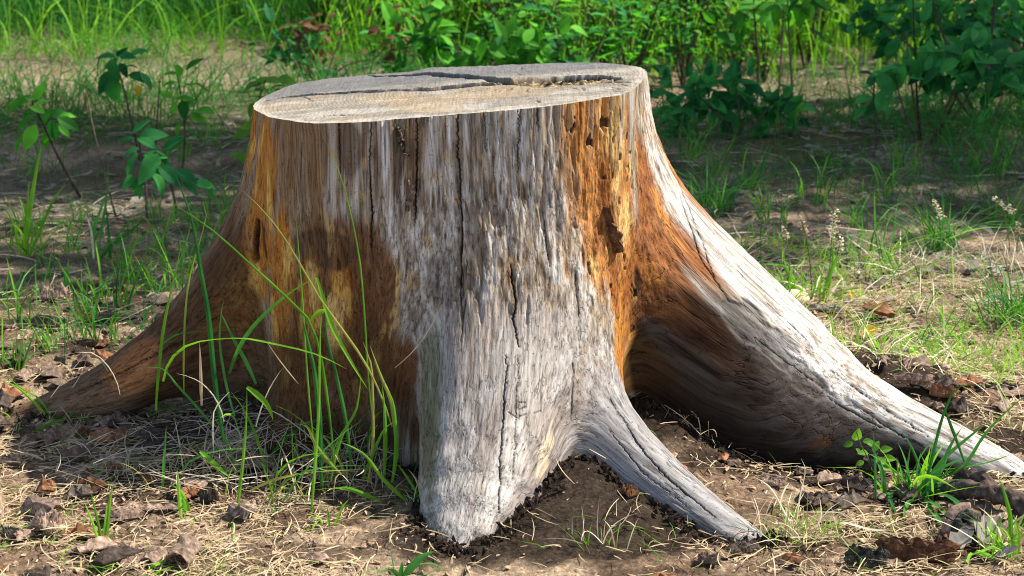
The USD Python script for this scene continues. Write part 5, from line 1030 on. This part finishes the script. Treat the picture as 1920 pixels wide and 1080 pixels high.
sapling('leafy_shrub', 'dark spreading shrub touching the right flank of the stump', (1395, 262), [[(1395,262),(1385,200),(1375,140)],[(1392,262),(1340,210),(1300,170)],[(1396,262),(1430,215),(1460,180)],[(1390,262),(1300,240),(1250,210)]],
  rleaves(r, 1300, 175, 40, 28, 34, 34, 58) + rleaves(r, 1400, 190, 50, 32, 44, 34, 60) + rleaves(r, 1270, 230, 30, 25, 16, 30, 50) + rleaves(r, 1460, 215, 35, 25, 20, 30, 50), M_leaf_deep, 8, 'shrub', y_tip=.1)
sapling('leafy_sapling', 'slim dark-stemmed sapling with sunlit lobed leaves right of the stump', (1420, 190), [[(1420,190),(1421,120),(1416,50),(1412,-20)]], rleaves(r, 1400, 30, 35, 25, 12, 34, 50) + [(1380,80,46,200),(1372,82,48,-20),(1440,40,44,-60),(1360,70,40,160)], M_leaf, 9, r0=.0065)
sapling('leafy_sapling', 'left one of a pair of straight bare-stemmed saplings', (1459, 185), [[(1459,185),(1464,120),(1467,60),(1470,-30)]], rleaves(r, 1470, 5, 30, 20, 10, 32, 46), M_leaf, 10, r0=.0065)
sapling('leafy_sapling', 'right one of a pair of straight bare-stemmed saplings', (1487, 250), [[(1487,250),(1485,160),(1480,80),(1476,-20)]], rleaves(r, 1490, 10, 30, 22, 12, 32, 46) + [(1480,205,40,-10),(1500,200,36,20)], M_leaf, 11, r0=.0065)
sapling('leafy_sapling', 'short sapling with a drooping leaf crown on the shaded ground at right', (1643, 282), [[(1643,282),(1641,220),(1638,180),(1640,140)]], [(1640,143,40,60),(1660,160,46,-60),(1680,150,60,-80),(1662,128,34,40),(1690,128,36,-10),(1635,205,34,200),(1650,190,34,-100),(1618,185,32,190),(1660,200,36,-40),(1612,212,30,220),(1690,145,40,-100),(1672,138,30,20),(1625,160,30,150)], M_leaf_deep, 12, r0=.006)
sapling('leafy_shrub', 'many-stemmed shrub whose thin stems fan out at right', (1735, 270), [[(1722,262),(1715,200),(1706,140),(1700,60)],[(1727,262),(1720,190),(1716,110),(1712,0)],[(1747,268),(1780,210),(1805,150),(1825,100)],[(1745,268),(1775,200),(1795,150),(1812,60)],[(1750,268),(1800,205),(1830,150),(1850,110)],[(1715,262),(1690,190),(1680,150)]],
  rleaves(r, 1740, 130, 38, 24, 26, 40, 66) + rleaves(r, 1815, 110, 40, 30, 34, 42, 70) + rleaves(r, 1880, 150, 30, 30, 18, 40, 60) + [(1745,120,60,220),(1775,108,56,-30),(1828,115,64,-70),(1700,290,40,10),(1695,282,36,190),(1725,280,36,-20),(1710,296,34,-120)], M_leaf_deep, 13, 'shrub', y_tip=-.1, r0=.0055)
sapling('leafy_shrub', 'tall dark shrub filling the upper right corner', (1850, 250), [[(1850,250),(1850,150),(1860,60),(1870,-60)],[(1855,250),(1890,150),(1920,60)],[(1845,250),(1800,150),(1760,40),(1740,-40)],[(1840,250),(1740,120),(1650,40)]],
  rleaves(r, 1850, 60, 60, 40, 80, 34, 62) + rleaves(r, 1730, 40, 55, 35, 60, 30, 54) + rleaves(r, 1650, 40, 40, 30, 36, 26, 48) + rleaves(r, 1900, 120, 28, 50, 30, 40, 64), M_leaf_deep, 14, 'shrub', y_tip=.35, r0=.008)
sapling('withered_shrub', 'half-withered shrub with brown hanging leaves behind the left rim of the stump', (590, 175), [[(600,175),(570,100),(545,50),(530,10)],[(600,175),(590,110),(562,60),(555,30)],[(605,175),(620,120),(640,60),(645,0)],[(600,175),(560,120),(520,100)],[(605,175),(655,120),(700,110),(735,60)]],
  [(x, y, l, a, M_leaf_brown) for x, y, l, a in rleaves(r, 580, 80, 28, 34, 40, 18, 32)] + rleaves(r, 540, 100, 30, 34, 22, 26, 40) + [(x, y, l, a, M_leaf_brown) for x, y, l, a in rleaves(r, 735, 80, 26, 36, 26, 18, 30)] + [(588,82,36,-70),(560,100,46,250),(612,138,40,0),(505,20,40,100)], M_leaf_deep, 15, 'shrub', y_tip=.1)
sapling('leafy_shrub', 'dark-leaved shrub right behind the middle of the stump rim', (900, 185), [[(820,185),(815,110),(812,40)],[(900,185),(940,110),(980,90)],[(880,185),(860,100),(840,60)],[(980,185),(1000,110),(1020,70)]],
  rleaves(r, 805, 75, 26, 34, 30, 34, 56) + rleaves(r, 900, 110, 40, 16, 22, 34, 56) + rleaves(r, 985, 92, 42, 22, 34, 38, 64), M_leaf, 16, 'shrub')

# undergrowth: copies of a few leafy plants, in the middle distance
def bush(src_name, label, r, loc, n_st, h, n_leaf, l0, l1, mats, group, cat='shrub'):
    path = thing(src_name, label, cat, loc, 0, 1.0, group)
    for s in range(n_st):
        az = r.uniform(0, 6.28); ln = r.uniform(.1, .6); t = np.linspace(0, 1, 6); hh = h * r.uniform(.6, 1)
        S = np.c_[np.cos(az) * ln * hh * t ** 1.3, np.sin(az) * ln * hh * t ** 1.3, hh * t - .02]
        raw_mesh('stem', *tube_mesh(S, np.linspace(.0045, .0018, 6), 5), M_twig, path)
        for k in range(n_leaf // n_st):
            u = r.uniform(.15, 1) ** .8; q = np.array([np.interp(u, t, S[:, c]) for c in range(3)]); a2 = r.uniform(0, 6.28); L = r.uniform(l0, l1); d = unit([math.cos(a2), math.sin(a2), r.normal(.15, .35)])
            raw_mesh('leaf', *leaf_shape(q + d * r.uniform(.01, .05), d, (r.normal(0, .25), r.normal(0, .25), 1), L, L * r.uniform(.45, .65), .25, r.uniform(.1, .6), 4), mats[int(r.integers(0, len(mats)))], path)
    return path
rb = np.random.default_rng(202); kinds = []
specs = [('fresh green leafy plant in the undergrowth', 'fresh leafy plants of the undergrowth', 7, .62, 80, .045, .09, [M_leaf, M_leaf_fresh]), ('dark green leafy plant in the undergrowth', 'dark leafy plants of the undergrowth', 8, .75, 88, .05, .095, [M_leaf_deep, M_leaf]),
         ('low round-leaved plant in the undergrowth', 'low leafy plants of the undergrowth', 8, .38, 56, .05, .09, [M_leaf, M_leaf_deep]), ('tall loose-leaved plant in the undergrowth', 'tall leafy plants of the undergrowth', 6, 1.0, 80, .06, .11, [M_leaf_deep, M_leaf])]
where = {0: [], 1: [], 2: [], 3: []}
def field_spots(n, x0, x1, y0, y1, ks, ok=lambda x, y: True):
    c = 0
    while c < n:
        x, y = rb.uniform(x0, x1), rb.uniform(y0, y1)
        if ok(x, y): where[int(rb.choice(ks))].append((x, y)); c += 1
edge = lambda x, y: y > 5.0 - 0.75 * x if x < 0.8 else (y > 4.6 or x > 2.6)
field_spots(60, -1.0, 1.6, 4.6, 8.0, [0, 1, 2], lambda x, y: y > 4.8 - 0.4 * x)
field_spots(64, 0.7, 3.6, 5.6, 9.0, [1, 3, 0, 1], lambda x, y: not (1.5 < x < 2.6 and y < 6.6)); field_spots(60, -1.0, 4.2, 8.0, 12.0, [3, 0, 1, 3]); field_spots(22, 2.3, 3.4, 4.2, 6.2, [1, 3]); field_spots(14, -3.4, -1.0, 9.0, 12.0, [3, 0])
for k, (lab, grp, ns, h, nl, l0, l1, ms) in enumerate(specs):
    for i, (x, y) in enumerate(where[k]):
        qx = project(np.array([x, y, .3]))[0]; reg = 'behind the left half of the stump' if qx < 830 else 'behind the right half of the stump' if qx < 1210 else 'just right of the stump top' if qx < 1500 else 'towards the upper right corner'
        if qx < 480: reg = 'in the tall grass at the upper left'
        reg = reg if y <= 8.2 or qx < 480 else 'far back at the upper right' if qx > 1210 else 'far back above the stump'; lab_, grp_ = lab + ' ' + reg, grp + ' ' + reg
        if i == 0: src = bush('undergrowth_plant', lab_, np.random.default_rng(300 + k), (x, y, gz(x, y)), ns, h, nl, l0, l1, ms, grp_, 'plant')
        else: copy_of(src, 'undergrowth_plant', lab_, 'plant', (x, y, gz(x, y)), rb.uniform(0, 360), rb.uniform(.75, 1.25), grp_)
# tufts one can count in the middle ground: copies
src = None; rt = np.random.default_rng(404)
for i, (px, py) in enumerate([(130,470),(300,470),(360,430),(20,560),(260,530),(345,560),(420,395),(90,660),(170,590),(1450,420),(1520,380),(1600,420),(1660,380),(1850,330),(1700,320),(1560,320),(1400,350),(1880,420),(1640,470),(1300,300),(1340,330),(60,330),(400,270),(330,300),(40,610),(130,640),(210,570),(230,500),(300,560),(380,480),(90,520),(400,430),(150,420),(250,440),(60,430),(310,420),(190,640),(20,690),(330,510)]):
    p = on_ground(px, py); reg = ('on the shaded ground left of the stump' if py > 500 else 'on the shaded ground among the saplings, left') if px < 900 else ('right beside the upper flank of the stump' if px < 1410 else 'on the shaded leaf litter right of the stump'); a_ = ('grass_tuft', 'thin green grass tuft ' + reg, 'grass tuft', p, rt.uniform(0, 360), rt.uniform(.6, 1.2), 'thin tufts ' + reg)
    if src is None:
        src = thing(*a_)
        for k in range(22): blade_part(src, np.zeros(3), random_blade(rt, np.array([rt.normal(0, .03), rt.normal(0, .03), -.006]), rt.uniform(.06, .2), abs(rt.normal(0, .4)), rt.uniform(0, 6.28), abs(rt.normal(0, .5))), rt.uniform(.003, .006), M_grass_deep if k % 3 else M_grass, n=6, side=(rt.normal(), rt.normal(), 0))
    else: copy_of(src, *a_)

# ------------------------------------------------------------------ unseen trees: some shade the ground behind, others added to block low sky
def shade_tree(label, foot, centre, radii, n, seed, leaf=.16, limbs=9):
    r = np.random.default_rng(seed); b = np.array([foot[0], foot[1], gz(*foot)]); path = thing('broadleaf_tree', label, 'tree', b); c = np.asarray(centre) - b
    P = spline([[0, 0, -.2], [0.02, 0, c[2] * .4], c * [.5, .5, .75], c + [0, 0, radii[2] * .5]], 18); raw_mesh('trunk', *tube_mesh(P, np.linspace(.17, .05, 18), 12), M_trunk, path)
    cl = []
    for k in range(limbs):
        d = r.normal(0, 1, 3); d[2] = d[2] * .5; d = unit(d); e_ = c + d * radii * r.uniform(.6, .95); s0 = P[int(r.integers(8, 15))]
        raw_mesh('limb', *tube_mesh(spline([s0, (s0 + e_) / 2 + [0, 0, .2], e_], 8), np.linspace(.05, .012, 8), 6), M_trunk, path); cl.append(e_)
    m = n; ctr = []
    for k in range(n // 75): d = r.normal(0, 1, 3); d /= np.linalg.norm(d); ctr.append(c + d * radii * r.random() ** .4)
    ctr = np.array(ctr + cl); q = ctr[r.integers(0, len(ctr), m)] + r.normal(0, 1, (m, 3)) * [.20, .20, .14] * (leaf / .16) ** .7
    az, tl = r.uniform(0, 6.28, m), r.normal(0, .5, m); L = leaf * r.uniform(.6, 1.2, m); d = np.c_[np.cos(az) * np.cos(tl), np.sin(az) * np.cos(tl), np.sin(tl)]; s = np.c_[-np.sin(az), np.cos(az), r.normal(0, .5, m)]; s /= np.linalg.norm(s, axis=1, keepdims=True)
    vv = np.stack([q, q + d * L[:, None] * .5 + s * L[:, None] * .28, q + d * L[:, None], q + d * L[:, None] * .5 - s * L[:, None] * .28], 1).reshape(-1, 3); i = np.arange(m)[:, None] * 4
    tag(raw_mesh('crown', vv, np.vstack([i + [0, 1, 2], i + [0, 2, 3]]), M_leaf, path), kind='stuff')
def shade_over(x, y, h):                 # where a crown has to hang for its shade to fall on (x, y)
    return np.array([x, y, 0]) + SUN_DIR / SUN_DIR[2] * h
c1 = shade_over(-0.7, 2.3, 5.0); c2 = shade_over(1.5, 3.0, 6.0); c3 = shade_over(-2.0, 3.3, 6.2); c4 = shade_over(2.2, 6.8, 7.0); c5 = shade_over(-1.2, 7.6, 7.0)
shade_tree('broadleaf tree outside the right edge, nearest the stump', (4.6, 3.4), c1, np.array([1.7, 1.45, 0.9]), 2900, 11)
shade_tree('broadleaf tree outside the right edge, second from the stump', (6.4, 3.2), c2, np.array([1.6, 1.2, 1.0]), 3800, 12)
shade_tree('broadleaf tree outside the right edge, third from the stump', (5.6, 5.4), c3, np.array([1.5, .55, 0.9]), 1500, 13)
shade_tree('broadleaf tree outside the right edge, fourth from the stump', (8.6, 7.4), c4, np.array([1.6, 1.3, 1.0]), 1800, 14)
shade_tree('broadleaf tree outside the right edge, farthest from the stump', (7.0, 9.0), c5, np.array([1.5, .9, 0.8]), 800, 15)
for k, (x, y, lab) in enumerate([(-7.5, 15.5, 'unseen forest tree beyond the top edge, leftmost'), (-3.0, 17.5, 'unseen forest tree beyond the top edge, second from left'), (1.5, 16.5, 'unseen forest tree beyond the top edge, middle'), (6.0, 17.0, 'unseen forest tree beyond the top edge, second from right'), (10.5, 15.0, 'unseen forest tree beyond the top edge, rightmost'), (-9.0, 9.0, 'unseen forest tree outside the left edge, far one'), (-8.0, 3.0, 'unseen forest tree outside the left edge, near one')]):  # unseen forest trees, added to keep out low sky light
    shade_tree(lab, (x, y), np.array([x, y, 4.0]), np.array([2.9, 1.6, 3.6]), 3200, 21 + k, .62)
